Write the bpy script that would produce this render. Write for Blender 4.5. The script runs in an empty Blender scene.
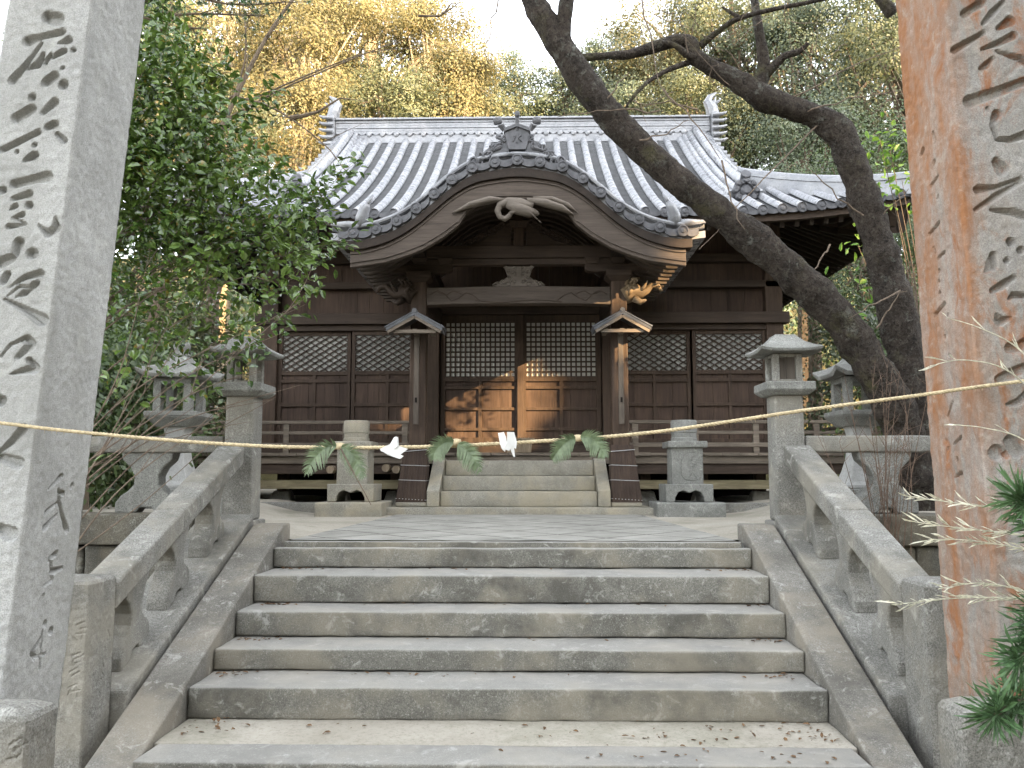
import bpy, math, random
import numpy as np
from mathutils import Vector, noise

random.seed(7); rng = np.random.default_rng(11)
R = math.radians
scn = bpy.context.scene
col = scn.collection

# ------------------------------------------------------------------ camera
F_PX, Y_HOR, X_VAN = 830.0, 474.0, 530.0
CAM = Vector((0.14, 0.0, 0.56))
PITCH = math.atan((Y_HOR - 384) / F_PX)
YAW = math.atan((X_VAN - 512) / math.hypot(F_PX, Y_HOR - 384))
cd = bpy.data.cameras.new('camera'); cam = bpy.data.objects.new('camera', cd); col.objects.link(cam)
cam.location = CAM; cam.rotation_euler = (R(90) + PITCH, 0, YAW)
cd.sensor_width = 36.0; cd.lens = F_PX / 1024 * 36.0; cd.clip_start = 0.05; cd.clip_end = 2000
scn.camera = cam

# ------------------------------------------------------------------ sky, sun, exposure
SUN_AZ, SUN_EL = R(50), R(17.8)          # azimuth: to the right of straight behind the camera
S = Vector((math.sin(SUN_AZ) * math.cos(SUN_EL), -math.cos(SUN_AZ) * math.cos(SUN_EL), math.sin(SUN_EL)))   # towards the sun
world = bpy.data.worlds.new('World'); scn.world = world; world.use_nodes = True
nt = world.node_tree; nt.nodes.clear()
sky = nt.nodes.new('ShaderNodeTexSky'); sky.sky_type = 'NISHITA'; sky.sun_disc = False
sky.sun_elevation = SUN_EL; sky.sun_rotation = math.atan2(S.x, S.y)
sky.air_density = 1.0; sky.dust_density = 1.2; sky.ozone_density = 1.0
hs = nt.nodes.new('ShaderNodeHueSaturation'); hs.inputs['Saturation'].default_value = 0.22
bg = nt.nodes.new('ShaderNodeBackground'); bg.inputs['Strength'].default_value = 0.15
out = nt.nodes.new('ShaderNodeOutputWorld')
nt.links.new(sky.outputs[0], hs.inputs['Color']); nt.links.new(hs.outputs[0], bg.inputs['Color']); nt.links.new(bg.outputs[0], out.inputs['Surface'])
sl = bpy.data.lights.new('sun', 'SUN'); sl.energy = 2.8; sl.angle = R(0.5); sl.color = (1.0, 0.68, 0.36)
so = bpy.data.objects.new('sun', sl); col.objects.link(so); so.location = (20, -20, 20)
so.rotation_euler = S.to_track_quat('Z', 'Y').to_euler()
scn.view_settings.view_transform = 'Standard'; scn.view_settings.look = 'None'
scn.view_settings.exposure = 3.42; scn.view_settings.gamma = 1.0
scn.render.engine = 'CYCLES'
try:
    scn.cycles.max_bounces = 6; scn.cycles.diffuse_bounces = 4; scn.cycles.glossy_bounces = 2
    scn.cycles.transmission_bounces = 4; scn.cycles.transparent_max_bounces = 4
    scn.cycles.use_adaptive_sampling = True; scn.cycles.adaptive_threshold = 0.02
    scn.cycles.use_denoising = True
except Exception:
    pass

# ------------------------------------------------------------------ measuring helpers (photo pixel + distance -> world metres)
_cp, _sp = math.cos(PITCH), math.sin(PITCH)
_f = Vector((-math.sin(YAW) * _cp, math.cos(YAW) * _cp, _sp)); _r = Vector((math.cos(YAW), math.sin(YAW), 0)); _u = _r.cross(_f)
def ray(px, py): return _f + _r * ((px - 512) / F_PX) - _u * ((py - 384) / F_PX)
def at(px, py, Y):
    d = ray(px, py); return CAM + d * (Y / d.y)
def at_plane(px, py, p, n):
    d = ray(px, py); n = Vector(n); return CAM + d * ((Vector(p) - CAM).dot(n) / d.dot(n))

# ------------------------------------------------------------------ mesh helpers
class MB:
    def __init__(s): s.v = []; s.f = []; s.m = []; s.cur = 0
    def add(s, vs, fs):
        o = len(s.v); s.v += [tuple(p) for p in vs]
        for f in fs: s.f.append(tuple(i + o for i in f)); s.m.append(s.cur)
    def box(s, x0, x1, y0, y1, z0, z1):
        s.add([(x0,y0,z0),(x1,y0,z0),(x1,y1,z0),(x0,y1,z0),(x0,y0,z1),(x1,y0,z1),(x1,y1,z1),(x0,y1,z1)],
              [(0,3,2,1),(4,5,6,7),(0,1,5,4),(1,2,6,5),(2,3,7,6),(3,0,4,7)])
    def frustum(s, c0, h0, c1, h1):      # square frustum: centre+half sizes at bottom and top
        v = []
        for c, h in ((c0, h0), (c1, h1)):
            for sx, sy in ((-1,-1),(1,-1),(1,1),(-1,1)): v.append((c[0]+sx*h[0], c[1]+sy*h[1], c[2]))
        s.add(v, [(0,3,2,1),(4,5,6,7),(0,1,5,4),(1,2,6,5),(2,3,7,6),(3,0,4,7)])
    def beam(s, a, b, w, h, up=(0,0,1)):  # box along a->b, width w sideways, height h
        a = Vector(a); b = Vector(b); d = (b-a).normalized(); x = d.cross(Vector(up)).normalized(); z = x.cross(d)
        v = []
        for p in (a, b):
            for i, j in ((-1,-1),(1,-1),(1,1),(-1,1)): v.append(p + x*(i*w/2) + z*(j*h/2))
        s.add(v, [(0,1,2,3),(7,6,5,4),(0,4,5,1),(1,5,6,2),(2,6,7,3),(3,7,4,0)])
    def prism(s, poly, axis, a, b):       # polygon extruded along an axis
        n = len(poly)
        def mk(p, t):
            return {'x': (t, p[0], p[1]), 'y': (p[0], t, p[1]), 'z': (p[0], p[1], t)}[axis]
        s.add([mk(p, a) for p in poly] + [mk(p, b) for p in poly],
              [tuple(range(n)), tuple(range(2*n-1, n-1, -1))] + [(i, n+i, n+(i+1) % n, (i+1) % n) for i in range(n)])
    def strip(s, top, bot, y0, y1):       # board in XZ between two curves, thickness in Y
        n = len(top); v = []
        for y in (y0, y1):
            v += [(p[0], y, p[1]) for p in top] + [(p[0], y, p[1]) for p in bot]
        f = []
        for i in range(n-1):
            a, b, c, d = i, i+1, n+i+1, n+i; o = 2*n
            f += [(a, d, c, b), (o+a, o+b, o+c, o+d), (a, b, o+b, o+a), (d, o+d, o+c, c)]
        f += [(0, 2*n, 3*n, n), (n-1, 2*n-1, 4*n-1, 3*n-1)]
        s.add(v, f)
    def tube(s, pts, rad, n=8, caps=True, flat=None):
        pts = [Vector(p) for p in pts]; m = len(pts)
        if not hasattr(rad, '__len__'): rad = [rad] * m
        t0 = (pts[1]-pts[0]).normalized(); ref = Vector((0,0,1)) if abs(t0.z) < .9 else Vector((1,0,0))
        x = t0.cross(ref).normalized(); v = []
        for i, p in enumerate(pts):
            t = (pts[min(i+1, m-1)] - pts[max(i-1, 0)]).normalized()
            x = (x - t * x.dot(t)).normalized(); y = t.cross(x)
            for k in range(n):
                a = 2*math.pi*k/n; v.append(p + x*(math.cos(a)*rad[i]) + y*(math.sin(a)*rad[i]*(flat or 1)))
        f = [(i*n+k, i*n+(k+1) % n, (i+1)*n+(k+1) % n, (i+1)*n+k) for i in range(m-1) for k in range(n)]
        if caps: f += [tuple(range(n-1, -1, -1)), tuple(range((m-1)*n, m*n))]
        s.add(v, f)
    def lathe(s, prof, c, n=16, axis='z', square=False):
        v = []
        for r, h in prof:
            for k in range(n):
                a = 2*math.pi*k/n
                if axis == 'z': v.append((c[0]+r*math.cos(a), c[1]+r*math.sin(a), c[2]+h))
                else: v.append((c[0]+r*math.cos(a), c[1]+h, c[2]+r*math.sin(a)))
        m = len(prof)
        f = [(i*n+k, i*n+(k+1) % n, (i+1)*n+(k+1) % n, (i+1)*n+k) for i in range(m-1) for k in range(n)]
        f += [tuple(range(n-1, -1, -1)), tuple(range((m-1)*n, m*n))]
        s.add(v, f)
    def rock(s, x0, x1, y0, y1, z0, z1, cell=.06, rad=.012, amp=.004, seed=0.0):   # worn stone block: rounded edges, uneven faces
        lo = Vector((x0,y0,z0)); hi = Vector((x1,y1,z1)); N = [max(2, int(math.ceil((hi[i]-lo[i])/cell))) for i in range(3)]
        def ticks(i):
            a, b = lo[i], hi[i]; t = [a + (b-a)*k/N[i] for k in range(N[i]+1)]
            if b-a > 4*rad: t = sorted([a, a+rad*.4, a+rad] + t[1:-1] + [b-rad, b-rad*.4, b])
            return t
        T = [ticks(i) for i in range(3)]; idx = {}; vs = []; fs = []
        def vert(i, j, k):
            key = (i, j, k)
            if key in idx: return idx[key]
            p = Vector((T[0][i], T[1][j], T[2][k])); r = rad*(1+.8*noise.noise(p*5+Vector((seed,0,3))))
            r = max(.003, r)
            q = Vector([min(max(p[a], lo[a]+r), hi[a]-r) for a in range(3)]); d = p-q
            if d.length > 1e-9: dn = d.normalized(); p = q + dn*min(d.length, r)
            else: dn = Vector((0,0,0))
            p = p + dn*(amp*(noise.noise(p*4+Vector((seed,1,2)))+.6*noise.noise(p*13+Vector((seed,5,2)))))
            idx[key] = len(vs); vs.append(p); return idx[key]
        n0, n1, n2 = len(T[0])-1, len(T[1])-1, len(T[2])-1
        for i in range(n0):
            for j in range(n1):
                fs.append((vert(i,j,0), vert(i,j+1,0), vert(i+1,j+1,0), vert(i+1,j,0)))
                fs.append((vert(i,j,n2), vert(i+1,j,n2), vert(i+1,j+1,n2), vert(i,j+1,n2)))
        for i in range(n0):
            for k in range(n2):
                fs.append((vert(i,0,k), vert(i+1,0,k), vert(i+1,0,k+1), vert(i,0,k+1)))
                fs.append((vert(i,n1,k), vert(i,n1,k+1), vert(i+1,n1,k+1), vert(i+1,n1,k)))
        for j in range(n1):
            for k in range(n2):
                fs.append((vert(0,j,k), vert(0,j,k+1), vert(0,j+1,k+1), vert(0,j+1,k)))
                fs.append((vert(n0,j,k), vert(n0,j+1,k), vert(n0,j+1,k+1), vert(n0,j,k+1)))
        s.add(vs, fs)
    def build(s, name, mats, parent=None, bevel=0, smooth=False, auto=None):
        base = Vector((0,0,0))
        q = parent
        while q is not None: base = base + q.location; q = q.parent
        me = bpy.data.meshes.new(name)
        me.from_pydata([(p[0]-base.x, p[1]-base.y, p[2]-base.z) for p in s.v], [], s.f)
        mats = mats if isinstance(mats, (list, tuple)) else [mats]
        for m in mats: me.materials.append(m)
        if len(mats) > 1: me.polygons.foreach_set('material_index', s.m)
        if smooth or auto: me.polygons.foreach_set('use_smooth', [True]*len(me.polygons))
        if auto: me.set_sharp_from_angle(angle=R(auto))
        me.update()
        o = bpy.data.objects.new(name, me); col.objects.link(o); o.parent = parent
        if bevel:
            b = o.modifiers.new('bevel', 'BEVEL'); b.width = bevel; b.segments = 2; b.limit_method = 'ANGLE'; b.angle_limit = R(40)
        return o

def raw_mesh(name, V, Fq, mat, parent=None, smooth=False):     # fast numpy mesh: V (n,3), Fq (m,k)
    base = np.zeros(3); q = parent
    while q is not None: base = base + np.array(q.location); q = q.parent
    me = bpy.data.meshes.new(name); V = (np.asarray(V, dtype=np.float64)-base).astype(np.float32); Fq = np.asarray(Fq, dtype=np.int32)
    me.vertices.add(len(V)); me.vertices.foreach_set('co', V.ravel())
    m, k = Fq.shape; me.loops.add(m*k); me.loops.foreach_set('vertex_index', Fq.ravel())
    me.polygons.add(m); me.polygons.foreach_set('loop_start', np.arange(0, m*k, k, dtype=np.int32))
    me.polygons.foreach_set('use_smooth', np.full(m, smooth))
    me.materials.append(mat); me.update(calc_edges=True); me.validate()
    o = bpy.data.objects.new(name, me); col.objects.link(o); o.parent = parent
    return o

def tag(o, label=None, cat=None, group=None, kind=None):
    if label: o['label'] = label
    if cat: o['category'] = cat
    if group: o['group'] = group
    if kind: o['kind'] = kind
    return o
def thing(name, loc, label, cat, group=None):
    o = bpy.data.objects.new(name, None); col.objects.link(o); o.location = loc; o.empty_display_size = .2
    return tag(o, label, cat, group)

# ------------------------------------------------------------------ materials
def newmat(name, rough=.8, spec=.3):
    m = bpy.data.materials.new(name); m.use_nodes = True; n = m.node_tree
    b = n.nodes['Principled BSDF']; b.inputs['Roughness'].default_value = rough
    b.inputs['Specular IOR Level'].default_value = spec
    return m, n, b
def nz(n, vec, scale, detail=4, rough=.55, dist=0):
    t = n.nodes.new('ShaderNodeTexNoise'); t.inputs['Scale'].default_value = scale; t.inputs['Detail'].default_value = detail
    t.inputs['Roughness'].default_value = rough; t.inputs['Distortion'].default_value = dist
    n.links.new(vec, t.inputs['Vector']); return t.outputs['Fac']
def ramp(n, fac, stops):
    r = n.nodes.new('ShaderNodeValToRGB'); e = r.color_ramp.elements
    while len(e) < len(stops): e.new(.5)
    for i, (p, c) in enumerate(stops):
        e[i].position = p; e[i].color = (c[0], c[1], c[2], 1) if hasattr(c, '__len__') else (c, c, c, 1)
    n.links.new(fac, r.inputs['Fac']); return r.outputs['Color']
def mix(n, fac, a, b, mode='MIX'):
    x = n.nodes.new('ShaderNodeMix'); x.data_type = 'RGBA'; x.blend_type = mode
    if hasattr(fac, 'links'): n.links.new(fac, x.inputs['Factor'])
    else: x.inputs['Factor'].default_value = fac
    for s_, q in (('A', a), ('B', b)):
        i = [k for k in x.inputs if k.name == s_ and k.type == 'RGBA'][0]
        if hasattr(q, 'links'): n.links.new(q, i)
        else: i.default_value = (q[0], q[1], q[2], 1)
    return [k for k in x.outputs if k.type == 'RGBA'][0]
def coords(n, kind='Object', scale=(1,1,1), rot=(0,0,0)):
    t = n.nodes.new('ShaderNodeTexCoord'); mp = n.nodes.new('ShaderNodeMapping')
    mp.inputs['Scale'].default_value = scale; mp.inputs['Rotation'].default_value = rot
    n.links.new(t.outputs[kind], mp.inputs['Vector']); return mp.outputs['Vector']
def bump(n, b, h, strength=.4, dist=.01):
    k = n.nodes.new('ShaderNodeBump'); k.inputs['Strength'].default_value = strength; k.inputs['Distance'].default_value = dist
    n.links.new(h, k.inputs['Height']); n.links.new(k.outputs[0], b.inputs['Normal'])

def stone(name, lo, hi, stain=(.13,.125,.11), lichen=(.46,.46,.42), st=.5, li=.25, rust=0, streak=0, fine=140, warm=None, bs=.35, grain=.75, pale_tops=0, edge=None):
    m, n, b = newmat(name, .88, .25)
    v = coords(n)
    c = ramp(n, nz(n, v, 3.0, 6, .6, .4), [(.3, lo), (.7, hi)])
    c = mix(n, ramp(n, nz(n, v, fine, 2, .7), [(.42, 0), (.62, grain)]), c, tuple(x*.45 for x in lo))      # dark grains
    c = mix(n, ramp(n, nz(n, v, fine*.7, 3, .8), [(.56, 0), (.7, .6)]), c, lichen)                       # pale grains
    sv = coords(n, scale=(1,1,.35)) if streak else v
    c = mix(n, ramp(n, nz(n, sv, 1.6, 7, .65, .8), [(.47, 0), (.62, st)]), c, stain)
    c = mix(n, ramp(n, nz(n, v, 9, 6, .75, .6), [(.56, 0), (.66, li)]), c, lichen)
    vo = n.nodes.new('ShaderNodeTexVoronoi'); vo.inputs['Scale'].default_value = 75; n.links.new(v, vo.inputs['Vector'])
    c = mix(n, ramp(n, vo.outputs['Distance'], [(.0, .55*grain+.1), (.22, 0)]), c, tuple(x*.35 for x in lo))     # pits
    c = mix(n, ramp(n, nz(n, v, 26, 5, .8), [(.5, 0), (.68, .5)]), c, tuple(x*.6 for x in lo))
    if warm: c = mix(n, ramp(n, nz(n, v, 2.2, 5, .6), [(.45, 0), (.62, .6)]), c, warm)
    if rust:
        rv = coords(n, scale=(1, 1, .42))
        rn = nz(n, rv, 6.0, 8, .75, .6)
        c = mix(n, ramp(n, rn, [(.52, 0), (.64, rust)]), c, (.24,.09,.03))
        c = mix(n, ramp(n, nz(n, rv, 3.1, 5, .6, .5), [(.46, 0), (.68, .35)]), c, (.30,.215,.14))
    if edge is not None:                           # iron stain that has run down one corner of the block
        sp = n.nodes.new('ShaderNodeSeparateXYZ'); n.links.new(v, sp.inputs[0])
        m1 = n.nodes.new('ShaderNodeMath'); m1.operation = 'SUBTRACT'; n.links.new(sp.outputs['X'], m1.inputs[0]); m1.inputs[1].default_value = edge
        m2 = n.nodes.new('ShaderNodeMath'); m2.operation = 'MULTIPLY_ADD'; n.links.new(nz(n, coords(n, scale=(1,1,.3)), 7, 7, .7), m2.inputs[0]); m2.inputs[1].default_value = .42; n.links.new(m1.outputs[0], m2.inputs[2])
        c = mix(n, ramp(n, m2.outputs[0], [(.14, .9), (.28, 0)]), c, (.24,.10,.035))
        c = mix(n, ramp(n, nz(n, v, 14, 6, .75), [(.55, 0), (.68, .5)]), c, (.36,.33,.28))
    if pale_tops:                                       # upward faces mixed paler by their normal, upright faces left darker
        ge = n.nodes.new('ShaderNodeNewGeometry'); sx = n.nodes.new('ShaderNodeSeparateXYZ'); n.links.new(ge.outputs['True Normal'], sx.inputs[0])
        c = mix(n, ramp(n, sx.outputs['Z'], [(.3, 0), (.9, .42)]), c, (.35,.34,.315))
    n.links.new(c, b.inputs['Base Color'])
    h = mix(n, .5, nz(n, v, 60, 5, .75), nz(n, v, 190, 2, .8))
    bump(n, b, h, bs+.15, .014)
    return m
def wood(name, lo, hi, axis='z', rough=.75, spec=.3, gscale=26, pale=None):
    m, n, b = newmat(name, rough, spec)
    sc = {'x': (.06,1,1), 'y': (1,.06,1), 'z': (1,1,.06)}[axis]
    v = coords(n, scale=sc)
    c = ramp(n, nz(n, v, gscale, 6, .65, .3), [(.3, lo), (.68, hi)])
    c = mix(n, ramp(n, nz(n, v, gscale*4, 3, .6), [(.5, 0), (.72, .6)]), c, tuple(x*.5 for x in lo))
    v2 = coords(n)
    c = mix(n, ramp(n, nz(n, v2, 1.7, 4, .6), [(.42, 0), (.68, .5)]), c, pale or tuple(x*.55 for x in lo))
    n.links.new(c, b.inputs['Base Color'])
    bump(n, b, nz(n, v, gscale*2, 5, .65), .35, .008)
    return m
def leafmat(name, a, bcol, rough=.45, spec=.4, trans=.35, yellow=None, scale=3.0, fleck=.55):
    m, n, b = newmat(name, rough, spec)
    v = coords(n)
    c = ramp(n, nz(n, v, scale, 3, .6), [(.40, a), (.60, bcol)])
    c = mix(n, ramp(n, nz(n, v, scale*13, 2, .6), [(.4, 0), (.65, fleck)]), c, tuple(x*1.7 for x in bcol))
    if yellow: c = mix(n, ramp(n, nz(n, v, scale*6, 2, .7), [(.62, 0), (.7, .8)]), c, yellow)
    n.links.new(c, b.inputs['Base Color'])
    t = n.nodes.new('ShaderNodeBsdfTranslucent'); n.links.new(c, t.inputs['Color'])
    ms = n.nodes.new('ShaderNodeMixShader'); ms.inputs[0].default_value = trans
    o = n.nodes['Material Output']; n.links.new(b.outputs[0], ms.inputs[1]); n.links.new(t.outputs[0], ms.inputs[2]); n.links.new(ms.outputs[0], o.inputs['Surface'])
    return m
def plain(name, c, rough=.8, spec=.3, var=.25, scale=20, bs=.2):
    m, n, b = newmat(name, rough, spec); v = coords(n)
    cc = ramp(n, nz(n, v, scale, 5, .65), [(.3, tuple(x*(1-var) for x in c)), (.7, tuple(min(1, x*(1+var)) for x in c))])
    n.links.new(cc, b.inputs['Base Color'])
    if bs: bump(n, b, nz(n, v, scale*3, 4, .7), bs, .006)
    return m

M = {}
M['granite'] = stone('granite', (0.1634,0.1582,0.1403), (0.2838,0.2769,0.2507), stain=(.095,.09,.076), st=.7, li=.5, streak=1, grain=.75, fine=130, warm=(.25,.23,.185))
M['granite_step'] = stone('step_granite', (0.1260,0.1201,0.1013), (0.2268,0.2184,0.1892), stain=(.075,.071,.06), st=.75, li=.5, warm=(.24,.215,.165), grain=.55, pale_tops=1)
M['granite_ramp'] = stone('ramp_granite', (0.1353,0.1271,0.1094), (0.2378,0.2255,0.1985), stain=(.10,.093,.078), st=.6, li=.55, warm=(.25,.22,.17), grain=.5)
M['granite_pale'] = stone('pale_granite', (.34,.34,.325), (.48,.48,.46), stain=(.24,.24,.22), st=.45, li=.3, fine=230, streak=1, grain=.5)
M['granite_rust'] = stone('rust_stained_granite', (0.2295,0.2158,0.1960), (0.3570,0.3403,0.3120), stain=(.17,.165,.15), st=.4, li=.3, rust=.85, streak=1, fine=230, grain=.5, edge=1.70)
M['granite_old'] = stone('lichened_granite', (.17,.17,.155), (.30,.30,.275), stain=(.09,.09,.08), lichen=(.40,.41,.37), st=.5, li=.55)
M['granite_warm'] = stone('warm_granite', (.24,.225,.185), (.36,.34,.285), stain=(.16,.145,.11), st=.45, li=.25, warm=(.31,.27,.19))
M['wallstone'] = stone('retaining_wall_stone', (.09,.085,.07), (.18,.17,.14), stain=(.04,.04,.035), st=.8, li=.3, warm=(.13,.11,.075))
M['lantern_wood'] = wood('lantern_wood', (.06,.05,.04), (.12,.10,.08))
M['wood_v'] = wood('aged_wood_upright', (0.0362,0.0230,0.0151), (0.0814,0.0533,0.0362), 'z')
M['wood_h'] = wood('aged_wood_level', (0.0307,0.0204,0.0144), (0.0665,0.0454,0.0320), 'x')
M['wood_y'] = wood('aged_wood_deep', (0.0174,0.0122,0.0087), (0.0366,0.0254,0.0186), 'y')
M['wood_panel'] = wood('panel_boards', (0.0353,0.0212,0.0148), (0.0912,0.0584,0.0409), 'z', gscale=14)
M['wood_pale'] = wood('weathered_pale_wood', (0.1658,0.1266,0.0856), (0.3315,0.2625,0.1800), 'z', gscale=22)
M['wood_grey_h'] = wood('weathered_grey_wood', (0.0928,0.0754,0.0581), (0.2025,0.1660,0.1281), 'x')
M['wood_grey_v'] = wood('weathered_grey_upright', (0.0599,0.0483,0.0378), (0.1296,0.1063,0.0827), 'z')
M['wood_yellow_h'] = wood('yellowed_rail_wood', (0.1440,0.1200,0.0690), (0.2784,0.2400,0.1472), 'x')
M['wood_barge'] = wood('bargeboard_wood', (0.0413,0.0309,0.0236), (0.0898,0.0706,0.0559), 'x', pale=(.06,.047,.038))
M['carving'] = wood('carved_wood', (0.0994,0.0826,0.0669), (0.1989,0.1689,0.1411), 'x', gscale=12)
M['carving_lit'] = wood('sunlit_carving_wood', (.12,.085,.05), (.23,.17,.105), 'x', gscale=12)
M['dark'] = plain('near_black_fill', (.012,.010,.009), .95, .05)
M['paper'] = plain('shoji_paper', (.55,.54,.50), .9, .1, .15, 3, 0)
M['paper_dim'] = plain('dusty_window_paper', (.29,.29,.27), .7, .3, .3, 2.2, 0)
M['white'] = plain('white_paper', (.60,.60,.58), .8, .2, .04, 6, 0)
M['rope'] = plain('straw_rope', (.46,.38,.24), .85, .2, .35, 90)
M['wire'] = plain('binding_wire', (.33,.33,.33), .5, .5, .1)
M['slate_skirt'] = wood('skirt_bark', (0.0336,0.0214,0.0157), (0.0714,0.0474,0.0338), 'z')
M['fern'] = leafmat('fern_green', (.055,.085,.04), (.12,.155,.085), .45, .4, .2)
M['camellia'] = leafmat('camellia_leaf', (.022,.052,.009), (.085,.135,.026), .22, .6, .22, (.20,.14,.02), 2.0)
M['gold'] = leafmat('sunlit_yellow_leaf', (.085,.08,.035), (.27,.235,.105), .5, .25, .5, None, .8, .12)
M['olive'] = leafmat('olive_leaf', (.045,.058,.026), (.135,.145,.066), .45, .35, .35, None, .8, .12)
M['greygreen'] = leafmat('grey_green_leaf', (.038,.055,.03), (.115,.14,.075), .4, .45, .3, None, .8, .12)
M['bushgreen'] = leafmat('bush_leaf', (.03,.052,.018), (.075,.11,.038), .35, .45, .3, (.12,.13,.03), 1.0)
M['bright'] = leafmat('young_green_leaf', (.06,.13,.02), (.11,.20,.03), .4, .4, .45, None, 2)
M['needle'] = leafmat('pine_needle', (.035,.075,.028), (.075,.135,.055), .4, .4, .1, None, 4)
M['dryleaf'] = leafmat('dry_pale_leaf', (.40,.39,.30), (.60,.58,.47), .6, .3, .3, None, 6)
M['litter'] = leafmat('fallen_leaf', (.05,.032,.02), (.14,.085,.045), .7, .2, .1, (.20,.10,.03), 8)
M['twig'] = plain('twig_bark', (.13,.10,.075), .85, .2, .4, 30)
M['twig_red'] = plain('reddish_twig_bark', (.13,.09,.066), .85, .2, .35, 30)
M['trunk'] = plain('tree_bark', (.11,.085,.06), .9, .2, .45, 8, .6)
M['palebark'] = plain('pale_tree_bark', (.26,.21,.14), .9, .2, .4, 6, .5)
M['soil'] = None

def bark():
    m, n, b = newmat('cherry_bark', .9, .2)
    v = coords(n, scale=(1,1,1))
    c = ramp(n, nz(n, v, 4, 6, .65, .5), [(.3, (.018,.014,.011)), (.68, (.070,.055,.043))])
    c = mix(n, ramp(n, nz(n, v, 6.5, 7, .72, .3), [(.57, 0), (.66, .75)]), c, (.17,.175,.15))      # lichen patches
    c = mix(n, ramp(n, nz(n, v, 2.3, 5, .6), [(.58, 0), (.7, .6)]), c, (.11,.105,.04))             # moss
    c = mix(n, ramp(n, nz(n, v, 24, 6, .75, .8), [(.46, 0), (.66, .7)]), c, (.115,.10,.082))
    c = mix(n, ramp(n, nz(n, v, 30, 6, .75, 1.0), [(.36, .85), (.5, 0)]), c, (.008,.007,.006))
    n.links.new(c, b.inputs['Base Color'])
    bv = coords(n, scale=(1,1,1))
    bump(n, b, nz(n, bv, 22, 7, .75, 1.2), 1.0, .06)
    return m
M['bark'] = bark()

def tile():
    m, n, b = newmat('silver_grey_roof_tile', .30, .6)
    v = coords(n)
    c = ramp(n, nz(n, v, 5, 5, .6), [(.3, (.135,.14,.152)), (.7, (.235,.24,.255))])
    c = mix(n, ramp(n, nz(n, v, 1.2, 6, .7), [(.52, 0), (.7, .6)]), c, (.27,.27,.27))
    n.links.new(c, b.inputs['Base Color'])
    r = ramp(n, nz(n, v, 9, 4, .6), [(.3, .20), (.7, .36)]); n.links.new(r, b.inputs['Roughness'])
    bump(n, b, nz(n, v, 70, 3, .7), .12, .004)
    return m
M['tile'] = tile()
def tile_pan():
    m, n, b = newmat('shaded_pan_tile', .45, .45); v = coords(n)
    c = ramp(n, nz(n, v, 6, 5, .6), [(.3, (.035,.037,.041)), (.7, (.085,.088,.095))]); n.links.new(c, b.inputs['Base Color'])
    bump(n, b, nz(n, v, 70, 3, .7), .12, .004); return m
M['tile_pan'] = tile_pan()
def tile_dark():
    m, n, b = newmat('dark_ornament_tile', .5, .4); v = coords(n)
    c = ramp(n, nz(n, v, 12, 5, .65), [(.3, (.035,.036,.04)), (.7, (.10,.10,.108))]); n.links.new(c, b.inputs['Base Color'])
    bump(n, b, nz(n, v, 60, 3, .7), .2, .004); return m
M['tile_dark'] = tile_dark()

def ground_mat(name, cols, scale=2.0, mossy=.0):
    m, n, b = newmat(name, .95, .1); v = coords(n)
    c = ramp(n, nz(n, v, scale, 8, .7), [(.3, cols[0]), (.7, cols[1])])
    c = mix(n, ramp(n, nz(n, v, 45, 4, .8), [(.5, 0), (.68, .7)]), c, cols[2])
    if mossy: c = mix(n, ramp(n, nz(n, v, 1.3, 6, .7), [(.5, 0), (.62, mossy)]), c, (.07,.08,.03))
    n.links.new(c, b.inputs['Base Color']); bump(n, b, nz(n, v, 70, 5, .8), .6, .02); return m
M['soil'] = ground_mat('packed_earth', ((.14,.11,.075),(.24,.20,.14),(.09,.07,.05)), 2, .4)
M['sand'] = ground_mat('pale_court_sand', ((.30,.275,.225),(.43,.40,.34),(.22,.20,.16)), 1.5, .25)
M['forest'] = ground_mat('forest_floor', ((.05,.045,.02),(.10,.09,.04),(.14,.10,.045)), 1.0, .6)
def paving():
    m, n, b = newmat('diagonal_paving', .85, .3); v = coords(n); rv = coords(n, rot=(0,0,R(45)))
    bt = n.nodes.new('ShaderNodeTexBrick'); n.links.new(rv, bt.inputs['Vector']); bt.offset = 0.0; bt.squash = 1
    bt.inputs['Scale'].default_value = 1; bt.inputs['Brick Width'].default_value = .52; bt.inputs['Row Height'].default_value = .52
    bt.inputs['Mortar Size'].default_value = .012; bt.inputs['Mortar Smooth'].default_value = .2; bt.inputs['Bias'].default_value = 0
    bt.inputs['Color1'].default_value = (.20,.195,.175,1); bt.inputs['Color2'].default_value = (.30,.29,.26,1); bt.inputs['Mortar'].default_value = (.05,.05,.035,1)
    c = mix(n, .7, bt.outputs['Color'], ramp(n, nz(n, v, 3, 7, .7), [(.3, (.15,.145,.125)), (.7, (.33,.32,.285))]))
    c = mix(n, ramp(n, bt.outputs['Fac'], [(.0, 0), (.6, .85)]), c, (.05,.05,.035))
    n.links.new(c, b.inputs['Base Color'])
    iv = n.nodes.new('ShaderNodeInvert'); n.links.new(bt.outputs['Fac'], iv.inputs['Color'])
    bump(n, b, mix(n, .25, iv.outputs[0], nz(n, v, 50, 5, .7)), .7, .02); return m
M['paving'] = paving()

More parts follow.
